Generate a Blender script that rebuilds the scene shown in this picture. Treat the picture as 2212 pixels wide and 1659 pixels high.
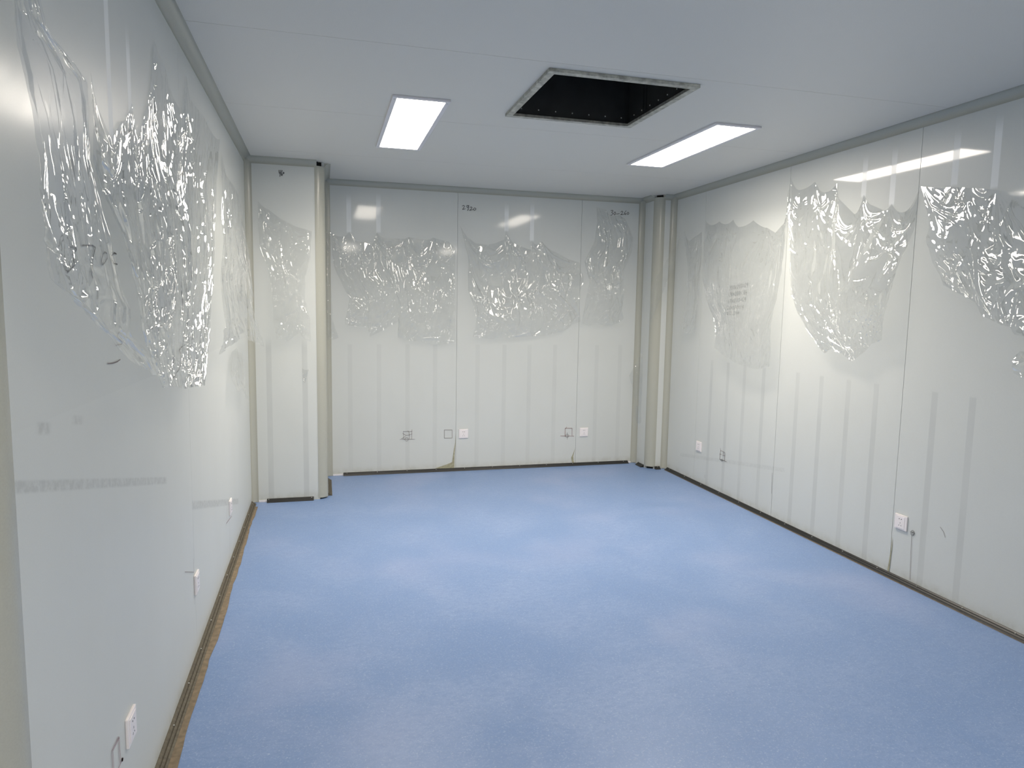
# Clean-room under construction: grey steel panel walls, hanging protective film, blue vinyl floor.
import bpy, bmesh, math, random
import numpy as np
from mathutils import Vector, Matrix
from mathutils.geometry import delaunay_2d_cdt

scene = bpy.context.scene
COL = scene.collection
for o in list(bpy.data.objects):
    bpy.data.objects.remove(o)

# ------------------------------------------------------------------ camera
CAM = Vector((0.5446, -6.3493, 1.5260))
FWD = Vector((0.26025368, 0.95949281, -0.10789613))
RGT = Vector((0.965471, -0.25994367, 0.01717671))
UPV = Vector((0.01156598, 0.10864089, 0.99401377))
cd = bpy.data.cameras.new('camera')
cam = bpy.data.objects.new('camera', cd); COL.objects.link(cam)
cd.sensor_fit = 'HORIZONTAL'; cd.sensor_width = 36.0
cd.lens = 36.0 * 1506.59 / 2212.0
cd.clip_start = 0.02; cd.clip_end = 60
m = Matrix((RGT, UPV, -FWD)).transposed().to_4x4()
m.translation = CAM
cam.matrix_world = m
scene.camera = cam

# ------------------------------------------------------------------ world, lights, exposure
world = bpy.data.worlds.new('world'); scene.world = world
world.use_nodes = True
bg = world.node_tree.nodes['Background']
bg.inputs[0].default_value = (0.75, 0.85, 1.0, 1); bg.inputs[1].default_value = 0.02
LAMP = 24.0                                   # wide-angle glow of the LED panel diffusers (used by their own builder)
LAMP_W = 23.5; LAMP_SPREAD = 146.0            # the forward-throwing light of each panel, watts and degrees
LAMP_COL = (1.0, 0.915, 0.805)
scene.view_settings.view_transform = 'Standard'
scene.view_settings.look = 'None'
scene.view_settings.gamma = 1.0
scene.view_settings.use_curve_mapping = False
scene.view_settings.exposure = 0.0
scene.cycles.transparent_max_bounces = 16
scene.cycles.max_bounces = 8
scene.cycles.diffuse_bounces = 6
scene.cycles.glossy_bounces = 4

# ------------------------------------------------------------------ room sizes (metres)
H = 2.6; W = 3.74; C = 0.045                  # ceiling height, room width, cove radius
PY, PX, PR = -0.762, 0.565, 0.06              # pier: front plane, side plane, corner radius
KX, KY, KR = 3.56, -0.30, 0.065               # corner column: left plane, front plane, corner radius
YN = -4.965                                   # where the left wall ends
YR = -8.2; XL = -1.6                          # rear wall, and the wider rear part of the room

# ------------------------------------------------------------------ helpers
def link(o, parent=None):
    COL.objects.link(o)
    if parent is not None: o.parent = parent
    return o
def tag(o, label=None, cat=None, group=None, kind=None):
    if label: o['label'] = label
    if cat: o['category'] = cat
    if group: o['group'] = group
    if kind: o['kind'] = kind
    return o
def obj(name, bm, mat, parent=None, smooth=False):
    me = bpy.data.meshes.new(name); bm.normal_update(); bm.to_mesh(me); bm.free()
    me.materials.append(mat)
    if smooth:
        for p in me.polygons: p.use_smooth = True
    return link(bpy.data.objects.new(name, me), parent)
def struct(name, bm, mat, smooth=False, label=None, parent=None):
    o = obj(name, bm, mat, parent, smooth)
    if parent is None: o['kind'] = 'structure'
    if label: o['label'] = label
    return o
def thing(name, label, cat, loc, group=None):
    e = bpy.data.objects.new(name, None); e.empty_display_size = 0.05; link(e)
    e.location = loc
    return tag(e, label, cat, group)
def box(bm, a, b, bevel=0.0):
    x0, y0, z0 = [min(p, q) for p, q in zip(a, b)]; x1, y1, z1 = [max(p, q) for p, q in zip(a, b)]
    v = [bm.verts.new(p) for p in ((x0,y0,z0),(x1,y0,z0),(x1,y1,z0),(x0,y1,z0),(x0,y0,z1),(x1,y0,z1),(x1,y1,z1),(x0,y1,z1))]
    fs = [bm.faces.new([v[i] for i in f]) for f in ((0,3,2,1),(4,5,6,7),(0,1,5,4),(1,2,6,5),(2,3,7,6),(3,0,4,7))]
    if bevel:
        es = list({e for f in fs for e in f.edges})
        bmesh.ops.bevel(bm, geom=es, offset=bevel, segments=2, affect='EDGES', profile=0.6)
def prism(bm, prof, p0, p1, ax, ay):
    """extrude closed 2-D profile (list of (a,b)) from p0 to p1; a along ax, b along ay"""
    p0, p1, ax, ay = Vector(p0), Vector(p1), Vector(ax), Vector(ay)
    r0 = [bm.verts.new(p0 + ax*a + ay*b) for a, b in prof]
    r1 = [bm.verts.new(p1 + ax*a + ay*b) for a, b in prof]
    n = len(prof)
    for i in range(n):
        j = (i+1) % n
        bm.faces.new((r0[i], r0[j], r1[j], r1[i]))
    bm.faces.new(r0[::-1]); bm.faces.new(r1)
    bmesh.ops.recalc_face_normals(bm, faces=bm.faces)
def cove_prof(c=C, n=10, t=0.0015):
    """concave quarter fillet with small raised lips; corner at (0,0)"""
    pts = [(0.0, 0.0), (c + 0.002, 0.0), (c + 0.002, t)]
    pts += [(c - c*math.sin(a), c - c*math.cos(a) + (t if i == 0 else 0)) for i, a in enumerate([math.pi/2*k/n for k in range(n+1)])][0:]
    pts[3] = (c, t)
    pts[-1] = (t, c)
    pts += [(t, c + 0.002), (0.0, c + 0.002)]
    return pts
def round_prof(r, n=12, t=0.002):
    """convex quarter shell: centre (0,0), outer radius r + t, from +a axis to +b axis"""
    ro = r + t; ri = r - 0.002
    out = [(ro*math.cos(a), ro*math.sin(a)) for a in [math.pi/2*k/n for k in range(n+1)]]
    out = [(ro, -0.012)] + out + [(-0.012, ro)]
    inn = [(ri*math.cos(a), ri*math.sin(a)) for a in [math.pi/2*k/n for k in range(n, -1, -1)]]
    return out + [(-0.012, ri)] + inn + [(ri, -0.012)]
def dup(root, loc=None, label=None):
    r = root.copy(); COL.objects.link(r)
    if loc is not None: r.location = loc
    if label: r['label'] = label
    for ch in list(root.children):
        c = ch.copy(); COL.objects.link(c); c.parent = r
        for g in list(ch.children):
            d = g.copy(); COL.objects.link(d); d.parent = c
    return r

# ------------------------------------------------------------------ materials
def srgb(r, g, b):
    f = lambda c: (c/255/12.92) if c/255 <= 0.04045 else ((c/255 + 0.055)/1.055)**2.4
    return (f(r), f(g), f(b), 1.0)
class NT:
    def __init__(s, name):
        s.m = bpy.data.materials.new(name); s.m.use_nodes = True
        s.t = s.m.node_tree; s.t.nodes.clear()
        s.out = s.t.nodes.new('ShaderNodeOutputMaterial')
    def n(s, typ, **kw):
        nd = s.t.nodes.new(typ)
        for k, v in kw.items(): setattr(nd, k, v)
        return nd
    def setin(s, nd, key, v):
        if hasattr(v, 'is_output') or isinstance(v, bpy.types.NodeSocket): s.t.links.new(v, nd.inputs[key])
        else: nd.inputs[key].default_value = v
    def math(s, op, a, b=0.0, c=0.0, clamp=False):
        nd = s.n('ShaderNodeMath', operation=op); nd.use_clamp = clamp
        for i, v in enumerate((a, b, c)):
            s.setin(nd, i, v)
        return nd.outputs[0]
    def mr(s, v, a, b, c=0.0, d=1.0, smooth=True):
        nd = s.n('ShaderNodeMapRange'); nd.interpolation_type = 'SMOOTHSTEP' if smooth else 'LINEAR'
        for i, x in enumerate((v, a, b, c, d)): s.setin(nd, i, x)
        return nd.outputs[0]
    def mix(s, f, a, b, mode='MIX'):
        nd = s.n('ShaderNodeMix'); nd.data_type = 'RGBA'; nd.blend_type = mode
        s.setin(nd, 0, f); s.setin(nd, 6, a); s.setin(nd, 7, b)
        return nd.outputs[2]
    def noise(s, vec, scale, detail=2.0, rough=0.5, dist=0.0):
        nd = s.n('ShaderNodeTexNoise'); s.setin(nd, 'Scale', scale); s.setin(nd, 'Detail', detail)
        s.setin(nd, 'Roughness', rough); s.setin(nd, 'Distortion', dist)
        if vec is not None: s.t.links.new(vec, nd.inputs['Vector'])
        return nd.outputs['Fac']
    def pos(s):
        g = s.n('ShaderNodeNewGeometry'); sp = s.n('ShaderNodeSeparateXYZ'); s.t.links.new(g.outputs['Position'], sp.inputs[0])
        return g.outputs['Position'], sp.outputs[0], sp.outputs[1], sp.outputs[2]
    def scale(s, vec, v):
        nd = s.n('ShaderNodeVectorMath', operation='MULTIPLY'); s.t.links.new(vec, nd.inputs[0]); nd.inputs[1].default_value = v
        return nd.outputs[0]
    def bsdf(s, color, rough, metallic=0.0, spec=0.5, normal=None, coat=0.0, coat_r=0.1):
        b = s.n('ShaderNodeBsdfPrincipled')
        s.setin(b, 'Base Color', color); s.setin(b, 'Roughness', rough); s.setin(b, 'Metallic', metallic)
        s.setin(b, 'Specular IOR Level', spec); s.setin(b, 'Coat Weight', coat); s.setin(b, 'Coat Roughness', coat_r)
        if normal is not None: s.t.links.new(normal, b.inputs['Normal'])
        s.t.links.new(b.outputs[0], s.out.inputs[0])
        return b
    def bump(s, h, strength=0.2, dist=0.001):
        nd = s.n('ShaderNodeBump'); s.setin(nd, 'Strength', strength); s.setin(nd, 'Distance', dist); s.t.links.new(h, nd.inputs['Height'])
        return nd.outputs[0]
def simple(name, col, rough=0.5, metallic=0.0, spec=0.5, grain=0.0, gs=200.0):
    t = NT(name); p, x, y, z = t.pos()
    c = col
    if grain:
        nz = t.noise(p, gs, 3.0)
        f = t.mr(nz, 0.3, 0.7, 1.0 - grain, 1.0 + grain, False)
        hs = t.n('ShaderNodeHueSaturation'); t.setin(hs, 'Value', f); t.setin(hs, 'Color', col)
        c = hs.outputs[0]
    t.bsdf(c, rough, metallic, spec)
    return t.m
WALL_C = srgb(206, 209, 206)
def panel_mat(name, axis, stripes, smears=(), gloss=0.12, coat=0.30, coat_r=0.07, lostr=0.28, lowkill=0.45, seam_jog=None, low=1.15, base=WALL_C):
    """painted steel panel: u = world x or y. stripes: (centre, z0, z1) glue strips 40 mm wide, duller than the paint.
    smears: (u0, z0, u1, z1, half thickness, strength) dirty lines left by the cut edge of the film"""
    t = NT(name); p, x, y, z = t.pos()
    u = x if axis == 'x' else y
    big = t.noise(p, 1.3, 3.0)
    fine = t.noise(p, 260.0, 2.0)
    sm = None; up = None
    for (c, z0, z1) in stripes:
        a = t.mr(t.math('ABSOLUTE', t.math('SUBTRACT', u, c)), 0.018, 0.022, 1.0, 0.0)
        b = t.math('MULTIPLY', t.mr(z, z0 - 0.012, z0 + 0.012), t.mr(z, z1 - (0.012 if z1 < 1.25 else 0.12), z1, 1.0, 0.0))
        k = t.math('MULTIPLY', a, b)
        sm = k if sm is None else t.math('MAXIMUM', sm, k)
        if z1 > 1.4: up = k if up is None else t.math('MAXIMUM', up, k)
    col = base
    # patchy dust
    dust = t.mr(t.noise(t.scale(p, (1.0, 1.0, 0.55)), 2.6, 4.0, 0.6), 0.25, 0.85, 0.0, 0.09)
    col = t.mix(dust, col, srgb(170, 170, 160))
    col = t.mix(t.mr(fine, 0.25, 0.75, 0.0, 0.05, False), col, srgb(120, 122, 122))
    rough = t.mr(big, 0.3, 0.7, gloss + 0.20, gloss + 0.26)
    # the lower half has kept a dull glue haze
    lowm = t.mr(z, low - 0.25, low + 0.25, 1.0, 0.0)
    rough = t.math('ADD', rough, t.math('MULTIPLY', lowm, 0.14))
    if sm is not None:
        wv = t.mr(t.noise(t.scale(p, (1, 1, 0.4)), 9.0, 2.0), 0.3, 0.7, 0.65, 1.0)
        s2 = t.math('MULTIPLY', sm, wv)
        lo = s2 if up is None else t.math('MULTIPLY', s2, t.math('SUBTRACT', 1.0, up))
        col = t.mix(t.math('MULTIPLY', lo, lostr), col, srgb(150, 154, 155))
        if up is not None: col = t.mix(t.math('MULTIPLY', up, 0.75), col, srgb(236, 238, 238))  # upper strips painted paler for the lamp light they scatter
        rough = t.math('ADD', rough, t.math('MULTIPLY', sm, 0.13), clamp=True)
    for (u0, z0, u1, z1, ht, st) in smears:
        ln = t.mr(u, u0, u1, z0, z1, False)
        dz = t.math('ABSOLUTE', t.math('SUBTRACT', z, ln))
        a = t.mr(dz, ht*0.5, ht, 1.0, 0.0)
        b = t.math('MULTIPLY', t.mr(u, min(u0, u1) - 0.02, min(u0, u1) + 0.02), t.mr(u, max(u0, u1) - 0.02, max(u0, u1) + 0.02, 1.0, 0.0))
        k = t.math('MULTIPLY', t.math('MULTIPLY', a, b), t.mr(t.noise(p, 45.0, 5.0, 0.7), 0.3, 0.65, 0.15, 1.0))
        col = t.mix(t.math('MULTIPLY', k, st), col, srgb(110, 112, 110))
    # faint grime gathered just above the floor strip
    gr = t.math('MULTIPLY', t.mr(z, 0.0, 0.09, 1.0, 0.0), t.mr(t.noise(p, 14.0, 4.0, 0.7), 0.35, 0.7, 0.1, 0.5))
    col = t.mix(gr, col, srgb(150, 146, 125))
    h = t.noise(t.scale(p, (1, 1, 0.25)), 7.0, 2.0)
    nrm = t.bump(h, 0.14, 0.002)
    ct = coat
    if sm is not None: ct = t.math('MULTIPLY_ADD', sm, -0.6*coat, coat)
    ct = t.math('MULTIPLY_ADD', lowm, -lowkill*coat, ct)
    t.bsdf(col, rough, 0.0, 0.35, nrm, coat=ct, coat_r=t.math('MULTIPLY_ADD', lowm, 0.15, coat_r))
    return t.m

BS = [0.77, 1.024, 1.28, 1.532, 1.93, 2.188, 2.434, 2.69, 3.12, 3.365]
RS = [-1.07, -1.318, -1.552, -1.80, -2.19, -2.432, -2.68, -2.91, -3.325, -3.555]
M_BACK = panel_mat('painted_panel_back', 'x', coat=0.5, lostr=0.15, stripes= [(c, 0.02, 1.19) for c in BS] + [(0.77, 2.16, 2.5), (1.024, 2.17, 2.52), (2.188, 2.235, 2.5), (2.434, 2.155, 2.52)])
M_RIGHT = panel_mat('painted_panel_right', 'y', coat=0.9, coat_r=0.05, stripes= [(c, 0.02, 1.12) for c in RS] + [(-2.693, 2.24, 2.5), (-2.92, 2.16, 2.5), (-3.334, 2.205, 2.5), (-3.566, 2.155, 2.52)],
                    smears=[(-2.1, 0.40, -0.6, 0.20, 0.02, 0.12)])
M_LEFT = panel_mat('painted_panel_left', 'y', [(-4.195, 1.95, 2.42), (-3.986, 2.05, 2.35)],
                   smears=[(-4.93, 1.19, -3.69, 0.897, 0.016, 0.28), (-3.22, 0.673, -1.63, 0.251, 0.024, 0.32), (-4.80, 1.275, -4.74, 1.265, 0.016, 0.3), (-4.6, 1.26, -4.54, 1.25, 0.014, 0.2)], gloss=0.10, coat=0.22, coat_r=0.17, lowkill=0.97, low=1.35)
M_PIER = panel_mat('painted_panel_pier', 'x', [(0.141, 0.02, 1.3), (0.403, 0.02, 1.3)])
M_PLAIN = panel_mat('painted_panel_plain', 'x', [])
M_CEIL = simple('painted_ceiling', srgb(220, 217, 209), 0.45, grain=0.03, gs=300)
M_COVE = simple('grey_aluminium_cove', srgb(172, 172, 161), 0.27, 0.0, 0.6, grain=0.03, gs=250)
M_DARK = simple('painted_void_black', srgb(22, 22, 22), 0.8)  # near-black colour that paints in the shade of unlit hollows
M_SEAM = simple('dark_seam', srgb(60, 62, 60), 0.7)
M_BLACK = simple('black_pvc', srgb(25, 25, 24), 0.4, grain=0.2, gs=60)
M_BROWN = simple('brown_pvc', srgb(86, 80, 66), 0.65, grain=0.3, gs=70)  # brown-olive tone for the left wall and pier side strips
M_SUB = simple('brown_glue_edge', srgb(122, 108, 88), 0.8, grain=0.25, gs=40)
M_STEEL = simple('screw_steel', srgb(200, 200, 195), 0.3, 0.9)
M_WHITE = simple('white_plastic', srgb(236, 230, 230), 0.3)
M_SLOT = simple('socket_slot_dark', srgb(45, 42, 42), 0.6)
M_LFRAME = simple('white_aluminium_frame', srgb(225, 222, 224), 0.4)
M_INK = simple('black_marker_ink', srgb(70, 70, 72), 0.6)
M_PENCIL = simple('pencil_line', srgb(120, 108, 106), 0.7)
M_RED = simple('red_marker_ink', srgb(140, 92, 90), 0.6)
M_PUTTY = simple('olive_sealant', srgb(160, 157, 132), 0.6, grain=0.2, gs=60)

def floor_mat():
    t = NT('blue_vinyl'); p, x, y, z = t.pos()
    a = t.noise(p, 2.2, 6.0, 0.65, 0.4); b = t.noise(t.scale(p, (1, 1.8, 1)), 24.0, 5.0, 0.75, 0.8); c = t.noise(p, 140.0, 3.0, 0.7, 1.0)
    col = t.mix(t.mr(a, 0.35, 0.68), srgb(114, 140, 182), srgb(128, 150, 188))
    col = t.mix(t.mr(b, 0.36, 0.70, 0.0, 0.8), col, srgb(112, 137, 178))
    col = t.mix(t.mr(c, 0.52, 0.75, 0.0, 0.6), col, srgb(176, 188, 210))
    col = t.mix(t.mr(t.noise(p, 1.1, 3.0), 0.5, 0.75, 0.0, 0.25), col, srgb(153, 161, 192))
    nrm = t.bump(t.noise(p, 90.0, 3.0, 0.6), 0.25, 0.001)
    t.bsdf(col, t.mr(a, 0.3, 0.7, 0.36, 0.46), 0.0, 0.4, nrm)
    return t.m
M_FLOOR = floor_mat()
def film_mat(name='clear_film', haze=0.035, refl=1.6, rough=0.035):
    t = NT(name); p, x, y, z = t.pos()
    wr = t.bump(t.noise(t.scale(p, (1, 1, 0.5)), 40.0, 2.0, 0.5), 0.12, 0.002)
    tr = t.n('ShaderNodeBsdfTransparent'); t.setin(tr, 'Color', (0.935, 0.94, 0.94, 1))
    gl = t.n('ShaderNodeBsdfGlossy'); t.setin(gl, 'Color', (1, 1, 1, 1)); t.setin(gl, 'Roughness', rough); t.t.links.new(wr, gl.inputs['Normal'])
    df = t.n('ShaderNodeBsdfDiffuse'); t.setin(df, 'Color', (0.85, 0.87, 0.87, 1))
    lw = t.n('ShaderNodeFresnel'); t.setin(lw, 'IOR', 1.5)
    f = t.math('MULTIPLY', lw.outputs[0], refl); f = t.math('MINIMUM', f, 0.34)
    a = t.n('ShaderNodeMixShader'); t.t.links.new(f, a.inputs[0]); t.t.links.new(tr.outputs[0], a.inputs[1]); t.t.links.new(gl.outputs[0], a.inputs[2])
    hz = t.mr(t.noise(p, 18.0, 3.0), 0.3, 0.7, haze*0.5, haze*1.6)
    b = t.n('ShaderNodeMixShader'); t.t.links.new(hz, b.inputs[0]); t.t.links.new(a.outputs[0], b.inputs[1]); t.t.links.new(df.outputs[0], b.inputs[2])
    t.t.links.new(b.outputs[0], t.out.inputs[0])
    return t.m
M_FILM = film_mat()
def lamp_mat():
    t = NT('led_diffuser')
    e = t.n('ShaderNodeEmission'); t.setin(e, 'Color', (*LAMP_COL, 1)); t.setin(e, 'Strength', LAMP)
    t.t.links.new(e.outputs[0], t.out.inputs[0])
    return t.m
M_LAMP = lamp_mat()
M_GALV = simple('galvanised_steel', srgb(178, 178, 170), 0.4, 0.6, grain=0.35, gs=35)
M_DUCT = simple('shade_dark_duct_steel', srgb(104, 106, 106), 0.25, 0.8, grain=0.15, gs=20)  # darker than the rim steel: the unlit interior is put into the colour

# ------------------------------------------------------------------ room shell
T = 0.06
def floor_bm():
    bm = bmesh.new(); box(bm, (XL, YR, -0.08), (W + T, 0.1, 0.0)); return bm
struct('floor', floor_bm(), M_FLOOR, label='light blue mottled vinyl floor')

# ceiling: three panels across the room with hairline joints, and a hole for the duct
HX0, HX1, HY0, HY1 = 1.545, 2.28, -3.235, -2.465
bm = bmesh.new(); g = 0.0012
for (y0, y1) in ((YR, -5.6), (-5.6, -4.45), (-4.45, -3.31), (-3.31, -2.18), (-2.18, -1.05), (-1.05, 0.1)):
    if y0 < HY0 and y1 > HY1:
        for r in ((XL, y0+g, HX0, y1-g), (HX1, y0+g, W+T, y1-g), (HX0, y0+g, HX1, HY0), (HX0, HY1, HX1, y1-g)):
            box(bm, (r[0], r[1], H), (r[2], r[3], H + 0.03))
    else: box(bm, (XL, y0+g, H), (W+T, y1-g, H + 0.03))
ceil = struct('ceiling', bm, M_CEIL, label='pale grey panel ceiling with hairline joints')
bm = bmesh.new()
for r in ((XL, YR, HX0-0.02, 0.1), (HX1+0.02, YR, W+T, 0.1), (HX0-0.02, YR, HX1+0.02, HY0-0.02), (HX0-0.02, HY1+0.02, HX1+0.02, 0.1)):
    box(bm, (r[0], r[1], H + 0.031), (r[2], r[3], H + 0.05))
obj('joint_backing', bm, M_SEAM, ceil)

def panels(bm, wall, edges, z0=0.0, z1=H, gap=0.0009, tilts=None):
    """thin sheet panels between consecutive edges, minutely out of true with each other"""
    rnd = random.Random(5)
    for i, (a, b) in enumerate(zip(edges[:-1], edges[1:])):
        a2, b2 = a + gap, b - gap
        j = (tilts[i] if tilts else (0, 0))
        if wall == 'b': vs = [(a2, j[0], z0), (b2, j[1], z0), (b2, j[1], z1), (a2, j[0], z1)]; n = Vector((0, 1, 0))
        if wall == 'l': vs = [(j[0], a2, z0), (j[1], b2, z0), (j[1], b2, z1), (j[0], a2, z1)]; n = Vector((-1, 0, 0))
        if wall == 'r': vs = [(W + j[0], a2, z0), (W + j[1], b2, z0), (W + j[1], b2, z1), (W + j[0], a2, z1)]; n = Vector((1, 0, 0))
        f = [bm.verts.new(v) for v in vs]; k = [bm.verts.new(Vector(v) + n*0.02) for v in vs]
        bm.faces.new(f); bm.faces.new(k[::-1])
        for q in range(4):
            bm.faces.new((f[q], f[(q+1) % 4], k[(q+1) % 4], k[q]))
    bmesh.ops.recalc_face_normals(bm, faces=bm.faces)
bm = bmesh.new(); panels(bm, 'b', [0.5, 1.731, 2.925, KX + 0.02], tilts=[(0, 0.0006), (0.0, 0.0008), (0, 0)])
wall_back = struct('wall_back', bm, M_BACK, label='grey steel panel wall at the far end')
bm = bmesh.new(); box(bm, (0.5, 0.021, 0), (W, 0.05, H)); obj('joint_backing', bm, M_SEAM, wall_back)
bm = bmesh.new(); panels(bm, 'l', [YN, -3.215, 0.0], gap=0.0008, tilts=[(0, 0), (0, 0)])
wall_left = struct('wall_left', bm, M_LEFT, label='grey steel panel wall on the near left side')
bm = bmesh.new(); box(bm, (-0.05, YN, 0), (-0.021, 0.0, H)); obj('joint_backing', bm, M_SEAM, wall_left)
bm = bmesh.new(); panels(bm, 'r', [YR, -6.66, -5.48, -4.28, -3.108, -1.98, -0.85, 0.0], tilts=[(0, 0)]*3 + [(0, 0.0009), (0.0, 0.0006), (0, 0), (0, 0)])
wall_right = struct('wall_right', bm, M_RIGHT, label='long grey steel panel wall on the right')
bm = bmesh.new(); box(bm, (W + 0.021, YR, 0), (W + T, 0.1, H)); obj('joint_backing', bm, M_SEAM, wall_right)
# rear part of the room (behind the camera): side return, far left wall, rear wall
bm = bmesh.new(); box(bm, (XL - 0.05, YN - 0.0, 0), (-0.052, YN + 0.05, H)); struct('wall_return', bm, M_PLAIN)
bm = bmesh.new(); box(bm, (XL - 0.05, YR, 0), (XL, YN, H)); struct('wall_rear_left', bm, M_PLAIN)
bm = bmesh.new(); box(bm, (XL - 0.05, YR - 0.05, 0), (W + T, YR, H)); struct('wall_front', bm, M_PLAIN)
# pier in the far left corner
bm = bmesh.new()
box(bm, (0.0, PY, 0), (PX - PR, PY + 0.02, H)); box(bm, (PX - 0.02, PY + PR, 0), (PX, 0.0, H))
wall_pier = struct('wall_pier', bm, M_PIER, label='boxed-out steel pier in the far left corner')
bm = bmesh.new(); box(bm, (PX - PR - 0.02, PY + 0.021, 0), (PX - PR + 0.012, PY + PR + 0.02, H)); box(bm, (PX - PR, PY + PR - 0.012, 0), (PX - 0.021, PY + PR + 0.02, H))
obj('void_shade_block', bm, M_DARK, wall_pier)  # black block standing in for the shade behind the open corner
# small column in the far right corner
bm = bmesh.new()
box(bm, (KX, KY + KR, 0), (KX + 0.02, 0.0, H)); box(bm, (KX + KR, KY, 0), (W, KY + 0.02, H))
wall_column = struct('wall_column', bm, M_PLAIN, label='narrow boxed column in the far right corner')
bm = bmesh.new(); box(bm, (KX + 0.021, KY + KR - 0.012, 0), (KX + KR + 0.02, KY + KR + 0.02, H)); box(bm, (KX + KR - 0.012, KY + 0.021, 0), (KX + KR + 0.02, KY + KR, H))
obj('void_shade_block', bm, M_DARK, wall_column)  # black fill painting the shade inside the column's open corner

# coves and corner mouldings
ntrim = 0
def trim(prof, p0, p1, ax, ay, label, mat=M_COVE):
    global ntrim; ntrim += 1
    bm = bmesh.new(); prism(bm, prof, p0, p1, ax, ay)
    o = struct('trim_%d' % ntrim, bm, mat, label=label)
    for p in o.data.polygons:
        p.use_smooth = len(p.vertices) == 4
    o.data.set_sharp_from_angle(angle=math.radians(25))
    return o
CP = cove_prof()
Z = (0, 0, -1)
trim(CP, (0, YN, H), (0, PY, H), (1, 0, 0), Z, 'grey cove along the top of the left wall')
trim(CP, (0.0, PY, H), (PX - PR + 0.004, PY, H), (0, -1, 0), Z, 'grey cove along the top of the pier')
trim(CP, (PX, PY + PR + 0.01, H), (PX, 0, H), (1, 0, 0), Z, 'short grey cove on the side of the pier')
trim(CP, (PX, 0, H), (KX, 0, H), (0, -1, 0), Z, 'grey cove along the top of the far wall')
trim(CP, (KX, 0, H), (KX, KY + KR, H), (-1, 0, 0), Z, 'short cove beside the corner column')
trim(CP, (KX + KR, KY, H), (W, KY, H), (0, -1, 0), Z, 'short cove across the front of the corner column')
trim(CP, (W, YR, H), (W, KY, H), (-1, 0, 0), Z, 'grey cove along the top of the right wall')
VZ0, VZ1 = 0.004, H - 0.02
trim(CP, (0, PY, VZ0), (0, PY, VZ1), (1, 0, 0), (0, -1, 0), 'upright cove between left wall and pier')
trim(CP, (PX, 0, 0.004), (PX, 0, VZ1), (1, 0, 0), (0, -1, 0), 'upright cove between pier and far wall')
trim(CP, (KX, 0, VZ0), (KX, 0, VZ1), (-1, 0, 0), (0, -1, 0), 'upright cove between far wall and corner column')
trim(CP, (W, KY, VZ0), (W, KY, VZ1), (-1, 0, 0), (0, -1, 0), 'upright cove between corner column and right wall')
trim(round_prof(PR), (PX - PR, PY + PR, 0.012), (PX - PR, PY + PR, H - 0.035), (1, 0, 0), (0, -1, 0), 'rounded corner moulding of the pier')
trim(round_prof(KR), (KX + KR, KY + KR, 0.022), (KX + KR, KY + KR, H - 0.022), (-1, 0, 0), (0, -1, 0), 'rounded corner moulding of the column')
trim(round_prof(0.06), (-0.052, YN + 0.008, 0.0), (-0.052, YN + 0.008, H), (1, 0, 0), (0, -1, 0), 'rounded corner moulding at the near end of the left wall')

# floor strips (ribbed base track) with their screws
def ramp(zs=0.025, xs=0.034):
    pts = [(0, 0), (xs, 0), (xs, 0.0025)]
    n = 3
    for k in range(n):
        a = (k + 0.15)/n; b = (k + 0.75)/n
        pa = (xs*(1-a), 0.0025 + (zs-0.0025)*a**1.3); pb = (xs*(1-b), 0.0025 + (zs-0.0025)*b**1.3)
        pts += [(pa[0], pa[1] + 0.0022), (pb[0], pb[1] + 0.0022), (pb[0] - 0.0008, pb[1] - 0.0018)]
    pts += [(0.003, zs), (0, zs)]
    return pts
_screw = None
def screw_mesh():
    global _screw
    if _screw is None:
        bm = bmesh.new(); bmesh.ops.create_uvsphere(bm, u_segments=10, v_segments=6, radius=0.0038)
        bmesh.ops.scale(bm, vec=(1, 1, 0.6), verts=bm.verts)
        _screw = bpy.data.meshes.new('screw'); bm.to_mesh(_screw); bm.free(); _screw.materials.append(M_STEEL)
        for p in _screw.polygons: p.use_smooth = True
    return _screw
def baseboard(name, p0, p1, out, mat, step=0.27, off=0.06, label=None, screws=True):
    p0, p1, out = Vector(p0), Vector(p1), Vector(out)
    bm = bmesh.new(); prism(bm, ramp(), p0, p1, out, (0, 0, 1))
    o = struct(name, bm, mat, label=label)
    L = (p1 - p0).length; d = (p1 - p0)/L; s = off
    while screws and s < L:
        q = bpy.data.objects.new('screw', screw_mesh()); link(q, o)
        q.location = p0 + d*s + out*0.011 + Vector((0, 0, 0.0205)); s += step
    return o
baseboard('baseboard_back', (0.705, 0, 0), (3.484, 0, 0), (0, -1, 0), M_BLACK, label='black ribbed base strip along the far wall', off=0.03)
baseboard('baseboard_right', (W, KY - 0.06, 0), (W, YR, 0), (-1, 0, 0), M_BLACK, 0.29, label='black ribbed base strip along the right wall')
baseboard('baseboard_left', (0, PY - 0.048, 0), (0, YN, 0), (1, 0, 0), M_BROWN, 0.29, label='brown base strip along the left wall')
baseboard('baseboard_pier', (0.109, PY, 0), (0.457, PY, 0), (0, -1, 0), M_BLACK, 0.32, 0.012, label='short black base strip on the pier front')
baseboard('baseboard_pier_side', (PX, PY + PR + 0.03, 0), (PX, -0.16, 0), (1, 0, 0), M_BROWN, screws=False, label='short brown base strip on the pier side')
baseboard('baseboard_column_side', (KX, KY + KR + 0.02, 0), (KX, -0.09, 0), (-1, 0, 0), M_BLACK, screws=False, label='stub of black base strip beside the column')
baseboard('baseboard_column_front', (KX + KR + 0.006, KY, 0), (W - 0.055, KY, 0), (0, -1, 0), M_BLACK, 0.2, 0.03, label='stub of black base strip on the column front')
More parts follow.
